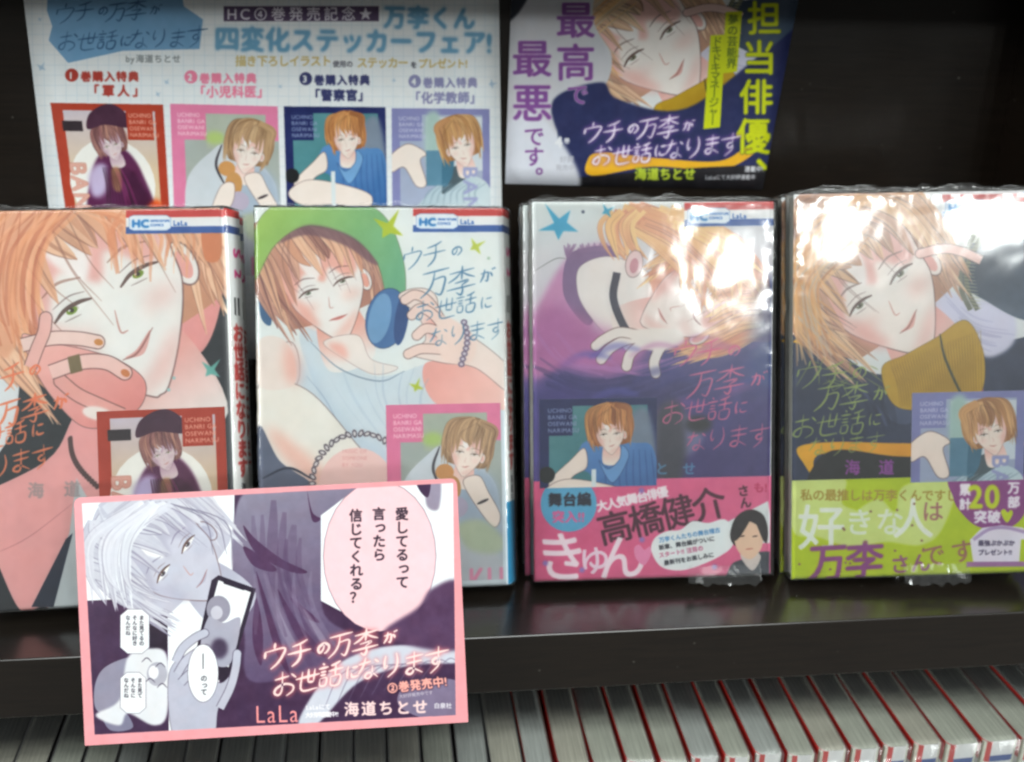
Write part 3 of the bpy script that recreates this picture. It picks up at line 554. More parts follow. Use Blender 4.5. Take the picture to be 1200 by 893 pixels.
def poster2(c):
    c.push(hom([(930, 235), (1190, 235), (1190, 560), (930, 560)], [(660, -34), (905, -42), (893, 222), (676, 230)])); cover4(c); c.pop()
    c.poly([(590, -80), (700, -80), (690, 20), (712, 70), (700, 110), (660, 130), (650, 180), (674, 225), (584, 225)], (206, 206, 212)); c.poly([(592, 30), (612, 10), (626, -30), (600, -60), (590, 0)], (40, 44, 56), soft=1)
    c.poly([(646, 120), (700, 100), (720, 120), (800, 130), (900, 60), (960, 30), (900, 240), (690, 240), (655, 170)], (40, 46, 90), soft=1)
    c.poly([(684, 190), (700, 180), (760, 186), (840, 190), (878, 170), (884, 180), (840, 200), (760, 196), (690, 206)], (240, 180, 40)); c.poly([(672, 216), (692, 206), (900, 196), (900, 230), (670, 230)], (36, 34, 38))
    c.poly([(592, 150), (632, 140), (676, 218), (590, 218)], (220, 222, 232), soft=2)
    P_ = (132, 78, 150)
    c.text('最高', 671, 26, 46, P_, vert=True, bold=.9, out=(226, 216, 232), ow=.8, sp=1.1); c.text('で', 673, 114, 26, P_, bold=.5, out=(226, 216, 232), ow=.6)
    c.text('最悪', 622, 72, 46, P_, vert=True, bold=.9, out=(226, 216, 232), ow=.8, sp=1.12, ang=0); c.text('です。', 624, 162, 24, P_, vert=True, bold=.4, out=(226, 216, 232), ow=.5, sp=.95)
    Yc = (206, 216, 20)
    c.text('担', 893, 24, 43, Yc, bold=1.0, out=(40, 46, 70), ow=.9); c.text('当', 887, 71, 43, Yc, bold=1.0, out=(40, 46, 70), ow=.9); c.text('俳', 884, 117, 43, Yc, bold=1.0, out=(40, 46, 70), ow=.9); c.text('優、', 881, 162, 43, Yc, bold=1.0, out=(40, 46, 70), ow=.9, vert=True)
    c.poly([(846, 17), (866, 16), (860, 88), (842, 90)], Yc, smooth=False); c.poly([(828, 45), (846, 44), (840, 152), (820, 154)], Yc, smooth=False)
    c.text('夢の芸能界', 855, 26, 13, (90, 110, 30), vert=True, bold=.2, ang=2); c.text('ドキドキマネージャー', 836, 52, 12.5, (90, 110, 30), vert=True, bold=.15, ang=3, sp=.82)
    title(c, [('ウチの万李が', 690, 158, 1.), ('お世話になります', 702, 184, .95)], 25, (240, 230, 246), ang=-5, glow=(150, 90, 180), gw=2., bold=.3)
    c.text('4', 656, 168, 17, (236, 236, 240), bold=.7); c.text('巻', 661, 167, 7, (236, 236, 240), bold=.2); c.text('好評', 657, 188, 8, (190, 190, 200), bold=.2); c.text('発売中', 652, 197, 7, (190, 190, 200), bold=.2)
    c.text('海道ちとせ', 746, 204, 14.5, (190, 206, 60), glow=(60, 90, 30), gw=1.5, bold=.6); c.text('連載中!', 874, 199, 7, (220, 220, 226), bold=.2); c.text('LaLaにて大好評連載中', 826, 208, 6, (200, 200, 206), bold=.2)

def card(c):
    D, G, LG, W, PK = (66, 42, 72), (150, 146, 164), (196, 196, 208), (240, 242, 244), (240, 160, 166)
    c.rect(60, 540, 570, 890, PK)
    inner = [(96, 590), (531, 566), (534, 838), (111, 861)]
    c.poly(inner, W, smooth=False)
    e = c.P(inner); E = np.stack([e, np.roll(e, -1, 0)], 1); mk, lo = c.mask(E, 1); cl = np.zeros((c.H, c.W)); 
    x0, y0 = max(lo[0], 0), max(lo[1], 0); cl[y0:y0+mk.shape[0], x0:x0+mk.shape[1]] = mk[:c.H-y0, :c.W-x0]; c.clip = cl
    c.poly([(275, 560), (540, 540), (540, 860), (250, 870), (250, 800), (262, 740), (274, 660)], D, smooth=False)
    c.poly([(276, 600), (290, 575), (330, 560), (420, 560), (384, 640), (380, 720), (430, 760), (300, 800), (286, 740), (272, 660)], (140, 134, 154), grad=((300, 570), (380, 780), (90, 70, 104)), soft=1)
    for p in ([(285, 616), (300, 632), (330, 655), (360, 670), (340, 670), (300, 648)], [(286, 640), (322, 664), (318, 670), (296, 662)], [(360, 575), (366, 600), (376, 608), (366, 610)], [(300, 670), (318, 720), (340, 790), (322, 760)], [(325, 690), (350, 730), (384, 770), (350, 750)], [(340, 700), (366, 720), (374, 730), (356, 722)], [(300, 700), (308, 740), (306, 780), (296, 750)], [(410, 564), (450, 556), (440, 580), (424, 576)]): c.poly(p, (78, 48, 82))
    for p in ([(310, 670), (350, 760), (340, 762), (318, 710)], [(330, 680), (380, 745), (372, 748)]): c.poly(p, (170, 160, 180), a=.5, soft=1)
    c.poly([(384, 790), (350, 845), (370, 850), (420, 800), (480, 780), (540, 776), (540, 760), (470, 756), (420, 766)], (206, 208, 220), soft=1); c.poly([(540, 800), (480, 800), (470, 830), (540, 850)], (126, 112, 140))
    for i in range(10): c.stroke([(380 + i*14, 830 - i*4), (400 + i*14, 790 - i*2), (440 + i*11, 778)], 1.6, (110, 96, 124), .5)
    # left: dark panel, the tall panel with phone and hand
    c.poly([(100, 704), (196, 700), (200, 866), (104, 866)], D, smooth=False); c.poly([(168, 698), (196, 698), (196, 762), (176, 764)], (46, 34, 50), smooth=False)
    c.text('ドキ', 186, 722, 10, (190, 184, 200), vert=True, ang=10)
    c.poly([(112, 800), (126, 780), (160, 770), (176, 790), (180, 830), (130, 836), (112, 830)], (146, 142, 162)); c.poly([(120, 836), (140, 828), (156, 852), (130, 856)], (130, 126, 150))
    c.poly([(150, 770), (176, 760), (196, 770), (196, 836), (180, 850), (150, 836), (140, 850), (112, 838), (140, 820)], (226, 226, 230), soft=1); c.ell(184, 790, 12, 14, (180, 178, 190)); c.ell(180, 788, 6, 8, (236, 234, 238))
    for x, y in ((172, 776), (188, 782), (176, 800), (190, 806)): c.stroke([(x-6, y), (x, y-5), (x+6, y)], 1.2, (80, 70, 90))
    c.poly([(196, 700), (260, 700), (262, 750), (250, 866), (198, 866)], W, smooth=False)
    # figure looking down at the phone
    head(c, 204, 654, 100, -50, n=46, hair=((204, 204, 214), (216, 216, 224), (190, 189, 203), (208, 208, 218), (120, 112, 138)), skin=(196, 196, 210), shade=(176, 174, 192), iris=(90, 80, 100), part=-.2, smile=.02, lw=1.2, mouth=(170, 166, 184))
    for i in range(16):
        x = RNG.uniform(108, 160); lock(c, [(x+RNG.uniform(20, 60), 590), (x, 630), (x-4, 672), (x+RNG.uniform(-4, 16), RNG.uniform(694, 722))], RNG.uniform(7, 15), ((212, 212, 222), (224, 224, 232), (200, 200, 212), (236, 238, 242), (130, 122, 146)), .8)
    for x, a in ((240, 1), (252, 1.4), (262, 1.2)): c.stroke([(200, 590), (x, 610), (x+10*a, 650)], 1.4, (110, 104, 126), .7)
    c.poly([(248, 680), (256, 674), (300, 690), (272, 786), (262, 800), (226, 780)], (44, 34, 52), smooth=False); c.poly([(256, 680), (294, 694), (268, 782), (232, 768)], W, smooth=False); c.poly([(262, 678), (288, 688), (286, 692), (262, 684)], (44, 34, 52), smooth=False)
    c.ell(256, 714, 14, 16, (150, 146, 162)); c.poly([(244, 724), (262, 730), (282, 726), (268, 780), (236, 766)], (170, 168, 184)); c.ell(254, 718, 7, 8, (200, 198, 210)); c.ell(257, 760, 10, 12, (70, 56, 80), soft=2)
    c.poly([(198, 790), (226, 768), (256, 800), (272, 790), (256, 830), (248, 868), (206, 870)], (186, 186, 202), line=(90, 80, 100), lw=.8)
    for P_ in ([(206, 776), (214, 760), (228, 748), (240, 742)], [(208, 790), (218, 774), (232, 764), (242, 760)], [(212, 800), (222, 790), (234, 782), (244, 778)], [(258, 830), (270, 806), (276, 784), (278, 766)]): finger(c, P_, 9, (192, 192, 207), (90, 80, 100))
    folds(c, [[(290, 590), (300, 680), (330, 780)], [(370, 580), (360, 680), (420, 780)]], (84, 60, 94), 7, 16, .5)
    folds(c, [[(400, 600), (380, 700), (430, 770)], [(280, 620), (290, 700), (280, 790)]], (160, 152, 176), 4, 6, .3)
    for (x, y, rx, ry) in ((158, 740, 17, 26), (156, 812, 15, 24)):
        k = .72; c.poly([(x-rx, y-ry*k), (x-rx*.5, y-ry), (x+rx*.5, y-ry), (x+rx, y-ry*k), (x+rx, y+ry*k), (x+rx*.5, y+ry), (x-rx*.5, y+ry), (x-rx, y+ry*k)], (242, 244, 246), smooth=False, line=(90, 80, 100), lw=.7)
        for i, t in enumerate(('また見てるの', 'そんなに好き', 'なんだね')): c.text(t if y < 800 else t[:4], x + 8 - i*8, y - ry*.62, 6, (80, 76, 86), vert=True, bold=.2, sp=1.0)
    c.ell(238, 789, 18, 34, (244, 246, 248), line=(90, 80, 100), lw=.8); c.stroke([(238, 766), (238, 784)], 1.2, (60, 56, 66), smooth=False, taper=False); c.text('のって', 239, 795, 8, (70, 66, 76), vert=True, bold=.2)
    # speech balloon
    c.poly([(376, 604), (392, 592), (430, 562), (540, 556), (540, 700), (500, 706), (440, 738), (376, 704)], W, smooth=False)
    c.poly([(500, 560), (516, 562), (514, 596), (500, 592)], (150, 140, 160), soft=1); c.poly([(488, 564), (504, 562), (502, 582), (494, 578)], (70, 46, 76))
    c.ell(445, 652, 66, 88, (248, 206, 212), rot=0, line=(120, 90, 110), lw=.9)
    for tx, x, y in (('愛してるって', 471, 602), ('言ったら', 444, 602), ('信じてくれる？', 417, 604)): c.text(tx, x, y, 16, (60, 44, 58), vert=True, bold=.45, sp=1.0, ang=-.5)
    c.poly([(506, 690), (540, 684), (540, 760), (450, 745), (490, 712)], (84, 56, 88), soft=2)
    title(c, [('ウチの万李が', 322, 768, 1.05), ('お世話になります', 334, 800, .97)], 29, (255, 224, 218), ang=-9, glow=(232, 120, 124), gw=2.2, bold=.5)
    c.text('②巻発売中!', 460, 806, 13.5, (250, 172, 160), ang=-7, bold=.6, out=(56, 36, 60), ow=1.1); c.text('大好評発売中です', 470, 816, 5, (220, 210, 220), ang=-7)
    c.text('LaLa', 311, 836, 29, (246, 150, 150), ang=-1.5, xs=.85); c.text('LaLaにて', 362, 829, 7, (244, 240, 244), bold=.2, ang=-2); c.text('大好評連載中!!', 361, 838, 7, (244, 240, 244), bold=.3, sp=.85, ang=-2)
    c.text('海道ちとせ', 412, 831, 18, (250, 214, 212), bold=.6, sp=1.12, ang=-2); c.text('白泉社', 512, 827, 7, (226, 220, 228), bold=.2)
    c.clip = None; c.img *= .94

# ------------------------------------------------------------------ materials
def nt(name):
    m = bpy.data.materials.new(name); m.use_nodes = True; t = m.node_tree; b = t.nodes['Principled BSDF']; return m, t, b
def nd(t, kind, **k):
    n = t.nodes.new(kind)
    for a, v in k.items():
        if a[0] == '_': n.inputs[a[1:].replace('_', ' ')].default_value = v
        else: setattr(n, a, v)
    return n
def plain(name, col, rough=.5, bump=0, bs=300, spec=.5):
    m, t, b = nt(name); b.inputs['Roughness'].default_value = rough; b.inputs['Specular IOR Level'].default_value = spec
    tc = nd(t, 'ShaderNodeTexCoord'); n = nd(t, 'ShaderNodeTexNoise', _Scale=bs, _Detail=6); t.links.new(tc.outputs['Object'], n.inputs['Vector'])
    mx = nd(t, 'ShaderNodeMix', data_type='RGBA'); mx.inputs[6].default_value = (*[c*.9 for c in col], 1); mx.inputs[7].default_value = (*[min(1, c*1.08) for c in col], 1)
    t.links.new(n.outputs['Fac'], mx.inputs[0]); t.links.new(mx.outputs[2], b.inputs['Base Color'])
    if bump:
        bp = nd(t, 'ShaderNodeBump', _Strength=bump, _Distance=.0005); t.links.new(n.outputs['Fac'], bp.inputs['Height']); t.links.new(bp.outputs['Normal'], b.inputs['Normal'])
    return m
def printed(name, img, rough=.42, spec=.4, coat=0.):
    m, t, b = nt(name); i = nd(t, 'ShaderNodeTexImage', image=img, extension='EXTEND', interpolation='Cubic'); t.links.new(i.outputs['Color'], b.inputs['Base Color'])
    tc = nd(t, 'ShaderNodeTexCoord'); n = nd(t, 'ShaderNodeTexNoise', _Scale=900, _Detail=4); t.links.new(tc.outputs['Object'], n.inputs['Vector'])
    bp = nd(t, 'ShaderNodeBump', _Strength=.06, _Distance=.0002); t.links.new(n.outputs['Fac'], bp.inputs['Height']); t.links.new(bp.outputs['Normal'], b.inputs['Normal'])
    b.inputs['Roughness'].default_value = rough; b.inputs['Specular IOR Level'].default_value = spec; b.inputs['Coat Weight'].default_value = coat
    return m

def wood(coat=1., name='dark_laminate'):
    m, t, b = nt(name); tc = nd(t, 'ShaderNodeTexCoord'); mp = nd(t, 'ShaderNodeMapping'); mp.inputs['Scale'].default_value = (6, 90, 90)
    t.links.new(tc.outputs['Object'], mp.inputs[0]); n = nd(t, 'ShaderNodeTexNoise', _Scale=6, _Detail=9, _Roughness=.62, _Distortion=.6); t.links.new(mp.outputs[0], n.inputs['Vector'])
    n2 = nd(t, 'ShaderNodeTexNoise', _Scale=22, _Detail=5); t.links.new(tc.outputs['Object'], n2.inputs['Vector'])
    r = nd(t, 'ShaderNodeValToRGB'); r.color_ramp.elements[0].position = .32; r.color_ramp.elements[0].color = (.0058, .0036, .0023, 1); r.color_ramp.elements[1].position = .72; r.color_ramp.elements[1].color = (.0115, .0074, .0048, 1)
    vo = nd(t, 'ShaderNodeTexVoronoi', _Scale=110); t.links.new(tc.outputs['Object'], vo.inputs['Vector'])
    dm = nd(t, 'ShaderNodeMapRange', _To_Min=.55, _To_Max=0); dm.inputs[1].default_value = .03; dm.inputs[2].default_value = .09; t.links.new(vo.outputs['Distance'], dm.inputs[0])
    nk = nd(t, 'ShaderNodeTexNoise', _Scale=60); t.links.new(tc.outputs['Object'], nk.inputs['Vector']); nm = nd(t, 'ShaderNodeMapRange'); nm.inputs[1].default_value = .5; nm.inputs[2].default_value = .7; t.links.new(nk.outputs['Fac'], nm.inputs[0])
    ml = nd(t, 'ShaderNodeMath', operation='MULTIPLY'); t.links.new(dm.outputs[0], ml.inputs[0]); t.links.new(nm.outputs[0], ml.inputs[1])
    mx = nd(t, 'ShaderNodeMix', data_type='RGBA'); mx.inputs[7].default_value = (.16, .15, .13, 1); t.links.new(ml.outputs[0], mx.inputs[0]); t.links.new(r.outputs[0], mx.inputs[6])
    t.links.new(n.outputs['Fac'], r.inputs[0]); t.links.new(mx.outputs[2], b.inputs['Base Color'])
    rr = nd(t, 'ShaderNodeMapRange', _To_Min=.22, _To_Max=.42); t.links.new(n2.outputs['Fac'], rr.inputs[0]); t.links.new(rr.outputs[0], b.inputs['Roughness'])
    bp = nd(t, 'ShaderNodeBump', _Strength=.25, _Distance=.0002); t.links.new(n.outputs['Fac'], bp.inputs['Height']); t.links.new(bp.outputs['Normal'], b.inputs['Normal'])
    b.inputs['Specular IOR Level'].default_value = .35; b.inputs['Coat Weight'].default_value = coat; b.inputs['Coat IOR'].default_value = 1.75; b.inputs['Coat Roughness'].default_value = .2
    return m

def film(name, k=1., scale=60, rough=.06, haze=.03):
    """thin clear wrapping film: mostly transparent, with a glossy skin full of small creases"""
    m, t, b = nt(name); t.nodes.remove(b); out = t.nodes['Material Output']
    tr = nd(t, 'ShaderNodeBsdfTransparent'); gl = nd(t, 'ShaderNodeBsdfGlossy', _Roughness=rough); df = nd(t, 'ShaderNodeBsdfDiffuse'); df.inputs[0].default_value = (.85, .87, .88, 1)
    tc = nd(t, 'ShaderNodeTexCoord'); mp = nd(t, 'ShaderNodeMapping'); mp.inputs['Scale'].default_value = (1, 1, .45); t.links.new(tc.outputs['Object'], mp.inputs[0])
    n1 = nd(t, 'ShaderNodeTexNoise', _Scale=scale, _Detail=3, _Distortion=.8); n2 = nd(t, 'ShaderNodeTexNoise', _Scale=scale*5, _Detail=4, _Distortion=1.6); n2.noise_type = 'RIDGED_MULTIFRACTAL'
    t.links.new(mp.outputs[0], n1.inputs['Vector']); t.links.new(mp.outputs[0], n2.inputs['Vector'])
    b1 = nd(t, 'ShaderNodeBump', _Strength=.22*k, _Distance=.0012); b2 = nd(t, 'ShaderNodeBump', _Strength=.05*k, _Distance=.0003)
    t.links.new(n1.outputs['Fac'], b1.inputs['Height']); t.links.new(n2.outputs['Fac'], b2.inputs['Height']); t.links.new(b1.outputs['Normal'], b2.inputs['Normal'])
    n3 = nd(t, 'ShaderNodeTexNoise', _Scale=scale*1.7, _Detail=2, _Distortion=2.2); n3.noise_type = 'RIDGED_MULTIFRACTAL'; t.links.new(mp.outputs[0], n3.inputs['Vector'])
    mr = nd(t, 'ShaderNodeMapRange'); mr.inputs[1].default_value = .62; mr.inputs[2].default_value = 1.0; t.links.new(n3.outputs['Fac'], mr.inputs[0])
    b3 = nd(t, 'ShaderNodeBump', _Strength=.35*k, _Distance=.0007); t.links.new(mr.outputs[0], b3.inputs['Height']); t.links.new(b2.outputs['Normal'], b3.inputs['Normal']); t.links.new(b3.outputs['Normal'], gl.inputs['Normal'])
    fr = nd(t, 'ShaderNodeFresnel', _IOR=1.5); t.links.new(b2.outputs['Normal'], fr.inputs['Normal'])
    a = nd(t, 'ShaderNodeMixShader', _Fac=haze); t.links.new(tr.outputs[0], a.inputs[1]); t.links.new(df.outputs[0], a.inputs[2])
    x = nd(t, 'ShaderNodeMixShader'); t.links.new(fr.outputs[0], x.inputs[0]); t.links.new(a.outputs[0], x.inputs[1]); t.links.new(gl.outputs[0], x.inputs[2]); t.links.new(x.outputs[0], out.inputs[0])
    return m

def pages(name, c1, c2, sc=(40, 1800, 40)):
    """cut edges of many sheets, stacked along local y"""
    m, t, b = nt(name); tc = nd(t, 'ShaderNodeTexCoord'); mp = nd(t, 'ShaderNodeMapping'); mp.inputs['Scale'].default_value = sc
    t.links.new(tc.outputs['Object'], mp.inputs[0]); n = nd(t, 'ShaderNodeTexNoise', _Scale=1, _Detail=6, _Roughness=.7); t.links.new(mp.outputs[0], n.inputs['Vector'])
    r = nd(t, 'ShaderNodeValToRGB'); r.color_ramp.elements[0].position = .3; r.color_ramp.elements[0].color = (*c1, 1); r.color_ramp.elements[1].position = .7; r.color_ramp.elements[1].color = (*c2, 1)
    t.links.new(n.outputs['Fac'], r.inputs[0]); t.links.new(r.outputs[0], b.inputs['Base Color']); b.inputs['Roughness'].default_value = .8
    bp = nd(t, 'ShaderNodeBump', _Strength=.5, _Distance=.0003); t.links.new(n.outputs['Fac'], bp.inputs['Height']); t.links.new(bp.outputs['Normal'], b.inputs['Normal'])
    return m

# ------------------------------------------------------------------ mesh helpers
def mesh(name, V, F, mats, parent=None, uv=None, mi=None, smooth=False):
    me = bpy.data.meshes.new(name); me.from_pydata([tuple(c*MM for c in v) for v in V], [], F)
    for m in (mats if isinstance(mats, (list, tuple)) else [mats]): me.materials.append(m)
    if mi: me.polygons.foreach_set('material_index', mi)
    if uv:
        l = me.uv_layers.new(name='UVMap')
        for p in me.polygons:
            for li in p.loop_indices: l.data[li].uv = uv[p.index][li - p.loop_start]
    if smooth: me.polygons.foreach_set('use_smooth', [True]*len(me.polygons))
    me.update(); o = bpy.data.objects.new(name, me); COL.objects.link(o)
    if parent: o.parent = parent
    return o
def empty(name, label, cat, group=None, M=None):
    o = bpy.data.objects.new(name, None); o.empty_display_size = .01; COL.objects.link(o); tag(o, label, cat, group)
    if M is not None: o.matrix_world = M
    return o
def tag(o, label, cat, group=None):
    o['label'] = label; o['category'] = cat
    if group: o['group'] = group
def box(x0, y0, z0, x1, y1, z1):
    V = [(x, y, z) for z in (z0, z1) for y in (y0, y1) for x in (x0, x1)]
    return V, [(0, 2, 3, 1), (4, 5, 7, 6), (0, 1, 5, 4), (1, 3, 7, 5), (3, 2, 6, 7), (2, 0, 4, 6)]
def bevel(o, w=.6, s=2):
    m = o.modifiers.new('bevel', 'BEVEL'); m.width = w*MM; m.segments = s; m.limit_method = 'ANGLE'; return o

# ------------------------------------------------------------------ bookcase
WOOD = wood(); WOOD_MATT = wood(0., 'dark_matt_laminate')
T = 28.9; PY = 150.   # board thickness, front face of the back panel
case = empty('bookcase', 'dark brown laminate bookcase whose shelf carries the four wrapped comics', 'bookcase')
def board(name, z0, z1, y0=0, y1=PY, x0=-420, x1=620):
    return bevel(mesh(name, *box(x0, y0, z0, x1, y1, z1), WOOD, case), .8, 3)
board('shelf_board', -T, 0); board('shelf_board', 268, 297, 50); board('shelf_board', -270, -241)  # upper board is unseen: shades the posters, set back to light the covers
mesh('back_panel', *box(-420, PY, -300, 620, PY+6, 300), WOOD_MATT, case)
mesh('shadow_gap_strip', *box(322, 112, .5, 331, PY-.3, 267.5), WOOD_MATT, case)  # dark strip added to stand in for a shadow gap

# ------------------------------------------------------------------ books
Wd, Hh = 109., 169.5
def arr(xy, z): return [(x, y, z) for x, y in xy]
def ushape(w, t, off, th, sh, r=2.2):
    """outer and inner outline of a cover wrapped round the spine (spine on the right), sheared by sh"""
    def path(o):
        rr = r + o; p = [(-0.2, -o)]
        for i in range(7):
            a = R(-90 + i*15); p.append((w - r + rr*math.cos(a), r + rr*math.sin(a)))
        for i in range(7):
            a = R(i*15); p.append((w - r + rr*math.cos(a), t - r + rr*math.sin(a)))
        p.append((-0.2, t + o)); return [(x + sh*y, y) for x, y in p]
    return path(off + th), path(off)
def wrap(name, w, t, off, th, sh, z0, z1, mats, parent, uvz=None):
    """jacket or paper band: material 0 front print, 1 spine print, 2 plain paper"""
    O, I = ushape(w, t, off, th, sh); n = len(O); V = arr(O, z0) + arr(O, z1) + arr(I, z0) + arr(I, z1); F = []; mi = []; uv = []
    zz = uvz or (z0, z1)
    v0, v1 = (z0-zz[0])/(zz[1]-zz[0]), (z1-zz[0])/(zz[1]-zz[0])
    for i in range(n-1):
        F.append((i, i+1, n+i+1, n+i)); 
        if i < 7:
            k = 0; a = (O[i][0]-sh*O[i][1]) / (w+off+th); b = (O[i+1][0]-sh*O[i+1][1]) / (w+off+th)
        elif i < 14: k = 1; a = O[i][1]/t; b = O[i+1][1]/t
        else: k = 2; a, b = 0, 1
        if 4 <= i < 7: k = 1; a = O[i][1]/t; b = O[i+1][1]/t
        mi.append(k); uv.append([(a, v0), (b, v0), (b, v1), (a, v1)])
        F.append((2*n+i+1, 2*n+i, 3*n+i, 3*n+i+1)); mi.append(2); uv.append([(0, 0)]*4)
        F.append((n+i, n+i+1, 3*n+i+1, 3*n+i)); mi.append(2); uv.append([(0, 0)]*4)
        F.append((i+1, i, 2*n+i, 2*n+i+1)); mi.append(2); uv.append([(0, 0)]*4)
    for a in (0, n-1): F.append((a, n+a, 3*n+a, 2*n+a) if a == 0 else (n+a, a, 2*n+a, 3*n+a)); mi.append(2); uv.append([(0, 0)]*4)
    return mesh(name, V, F, mats, parent, uv, mi)
def block(w, t, h, sh, name='page_block', parent=None, mat=None, inset=1.0):
    V, F = box(inset, .35, inset*.8, w-1.6, t-.35, h-inset*.8); V = [(x + sh*y, y, z) for x, y, z in V]
    return mesh(name, V, F, mat, parent)
def shell(w, t, h, sh, seed, mat, parent, amp=.7, nx=60, nz=90, flap=3.2, tail=0):
    """wrapping film: creased front sheet, skirts round the edges and a ragged sealed flap on top"""
    V = []; F = []
    def dsp(x, z):
        e = min(x/8, (w-x)/8, z/8, (h-z)/8, 1); e = max(e, 0)
        p = Vector((x*.03+seed, z*.022, seed*.7))
        ed = 1 - max(0, min(x/7, (w-x)/7, z/9, (h-z)/9, 1))
        return ed*.5*abs(noise.noise(Vector((x*.22, z*.22, seed)))) + amp*(.7*noise.noise(p) + .22*abs(noise.noise(p*3.1)) + .07*noise.noise(p*7.3))*(.25+.75*e)
    for j in range(nz+1):
        for i in range(nx+1):
            x = -.6 + (w+1.9)*i/nx; z = -.4 + (h+1.)*j/nz
            wob = .5*noise.noise(Vector((x*.2, z*.2, seed)))
            V.append((x + (wob if i in (0, nx) else 0), -.95 - abs(dsp(min(max(x, 0), w), min(max(z, 0), h))), z + (abs(wob)*1.4 if j == nz else 0)))
    N = nx+1
    F += [(j*N+i, j*N+i+1, (j+1)*N+i+1, (j+1)*N+i) for j in range(nz) for i in range(nx)]
    rim = [i for i in range(N)] + [j*N+nx for j in range(1, nz+1)] + [nz*N+i for i in range(nx-1, -1, -1)] + [j*N for j in range(nz-1, 0, -1)]
    b = len(V)
    for k, r in enumerate(rim):
        x, y, z = V[r]; wob = .45*noise.noise(Vector((x*.3+9, z*.3, seed))); V.append((x + wob + sh*t, t+.9, z + wob))
    m = len(rim); F += [(rim[k], b+k, b+(k+1) % m, rim[(k+1) % m]) for k in range(m)]
    if flap:
        for lay in (0, 1):
            b = len(V); n = 40
            for i in range(n+1):
                x = -1 + (w+2)*i/n; hgt = flap*(.35 + .65*abs(noise.noise(Vector((x*.09, seed, lay))))*1.6 + .25*noise.noise(Vector((x*.5, seed, lay))))
                hgt *= min(1, .25 + min(i, n-i)/5)
                y = 1.2 + lay*1.1 + .9*noise.noise(Vector((x*.15, lay*5, seed)))
                V.append((x, y, h+.6)); V.append((x, y - .6 + lay, h+.6+hgt*.55)); V.append((x + .6*noise.noise(Vector((x, 2, seed))), y + .8*noise.noise(Vector((x*.4, 7, seed))), h+.6+hgt))
            F += [(b+3*i+q, b+3*i+3+q, b+3*i+4+q, b+3*i+1+q) for i in range(n) for q in (0, 1)]
    if tail:
        b = len(V); n = 22; x0, x1 = tail
        for i in range(n+1):
            x = x0 + (x1-x0)*i/n; e = min(1, min(i, n-i)/3)
            for q in range(4): V.append((x, -1.2 - q*1.1 + .9*noise.noise(Vector((x*.3, q*.8, seed))), 5 - q*2.4 - 2.2*e*(q == 3)*(.6+noise.noise(Vector((x*.25, 3, seed)))) + .8*noise.noise(Vector((x*.5, q, seed)))))
        F += [(b+4*i+q, b+4*i+4+q, b+4*i+5+q, b+4*i+1+q) for i in range(n) for q in range(3)]
    return mesh('wrapping_film', V, F, mat, parent, smooth=True)

PAPER = plain('white_paper', (.78, .79, .77), .6)
FILM = film('wrapping_film', .8, 30, .105, .025); FILM_H = film('wrapping_film_hazy', 1.0, 60, .14, .10)
PG = pages('grey_page_edges', (.20, .20, .175), (.42, .42, .38)); 

def frame(x, y, z, yaw, lean, roll):
    X0 = Vector((math.cos(R(yaw)), math.sin(R(yaw)), 0)); Y0 = Vector((-math.sin(R(yaw)), math.cos(R(yaw)), 0))
    Z0 = Vector((0, 0, 1))*math.cos(R(lean)) + Y0*math.sin(R(lean))
    X = X0*math.cos(R(roll)) + Z0*math.sin(R(roll)); Z = Z0*math.cos(R(roll)) - X0*math.sin(R(roll)); Y = Z.cross(X)
    return Matrix.Translation(Vector((x, y, z))*MM) @ Matrix((X, Y, Z)).transposed().to_4x4()

QUADS = {1: [(-46.3, 246.), (268.1, 240.9), (287.4, 697.6), (-26.7, 720.1)], 2: [(297., 241.5), (591., 240.), (600., 683.), (309., 695.)],
         3: [(622.6, 235.2), (906., 234.9), (905., 672.), (627.5, 681.7)], 4: [(930.5, 228.), (1222., 224.), (1212., 672.), (929., 679.)]}
SPECS = {  # x, y, z of the lower left front corner; yaw, lean, roll; thickness; shear; copies in the stack
    1: (-168.2, 25.5, 6.5, 2.0, 24.0, .2, 12.2, .5, 2), 2: (-49.4, 30.5, 6.5, 1.0, 23.5, -.6, 12.2, .42, 2),
    3: (71.4, 33.0, 6.0, -1.6, 17.8, .3, 12.2, .0, 2), 4: (189.8, 27.5, 5.0, -4.5, 16.5, 1.9, 12.2, .03, 2)}
HERO = {1: ('wrapped comic with a hand at the chin and a red sticker, leftmost on the shelf', (178, 62, 40)),
        2: ('white wrapped comic showing a figure in a green cap with blue headphones', None),
        3: ('wrapped purple comic with a pink paper band, third on the shelf', None),
        4: ('wrapped comic with a mustard collar on its cover and a lime green paper band', None)}
NAMES = {1: 'red sticker comic', 2: 'green cap comic', 3: 'pink banded comic', 4: 'lime banded comic'}
COVERS = {1: cover1, 2: cover2, 3: cover3, 4: cover4}
ORD = ['directly', 'second', 'third']
CW, CH = 740, 1145
imgs = {}
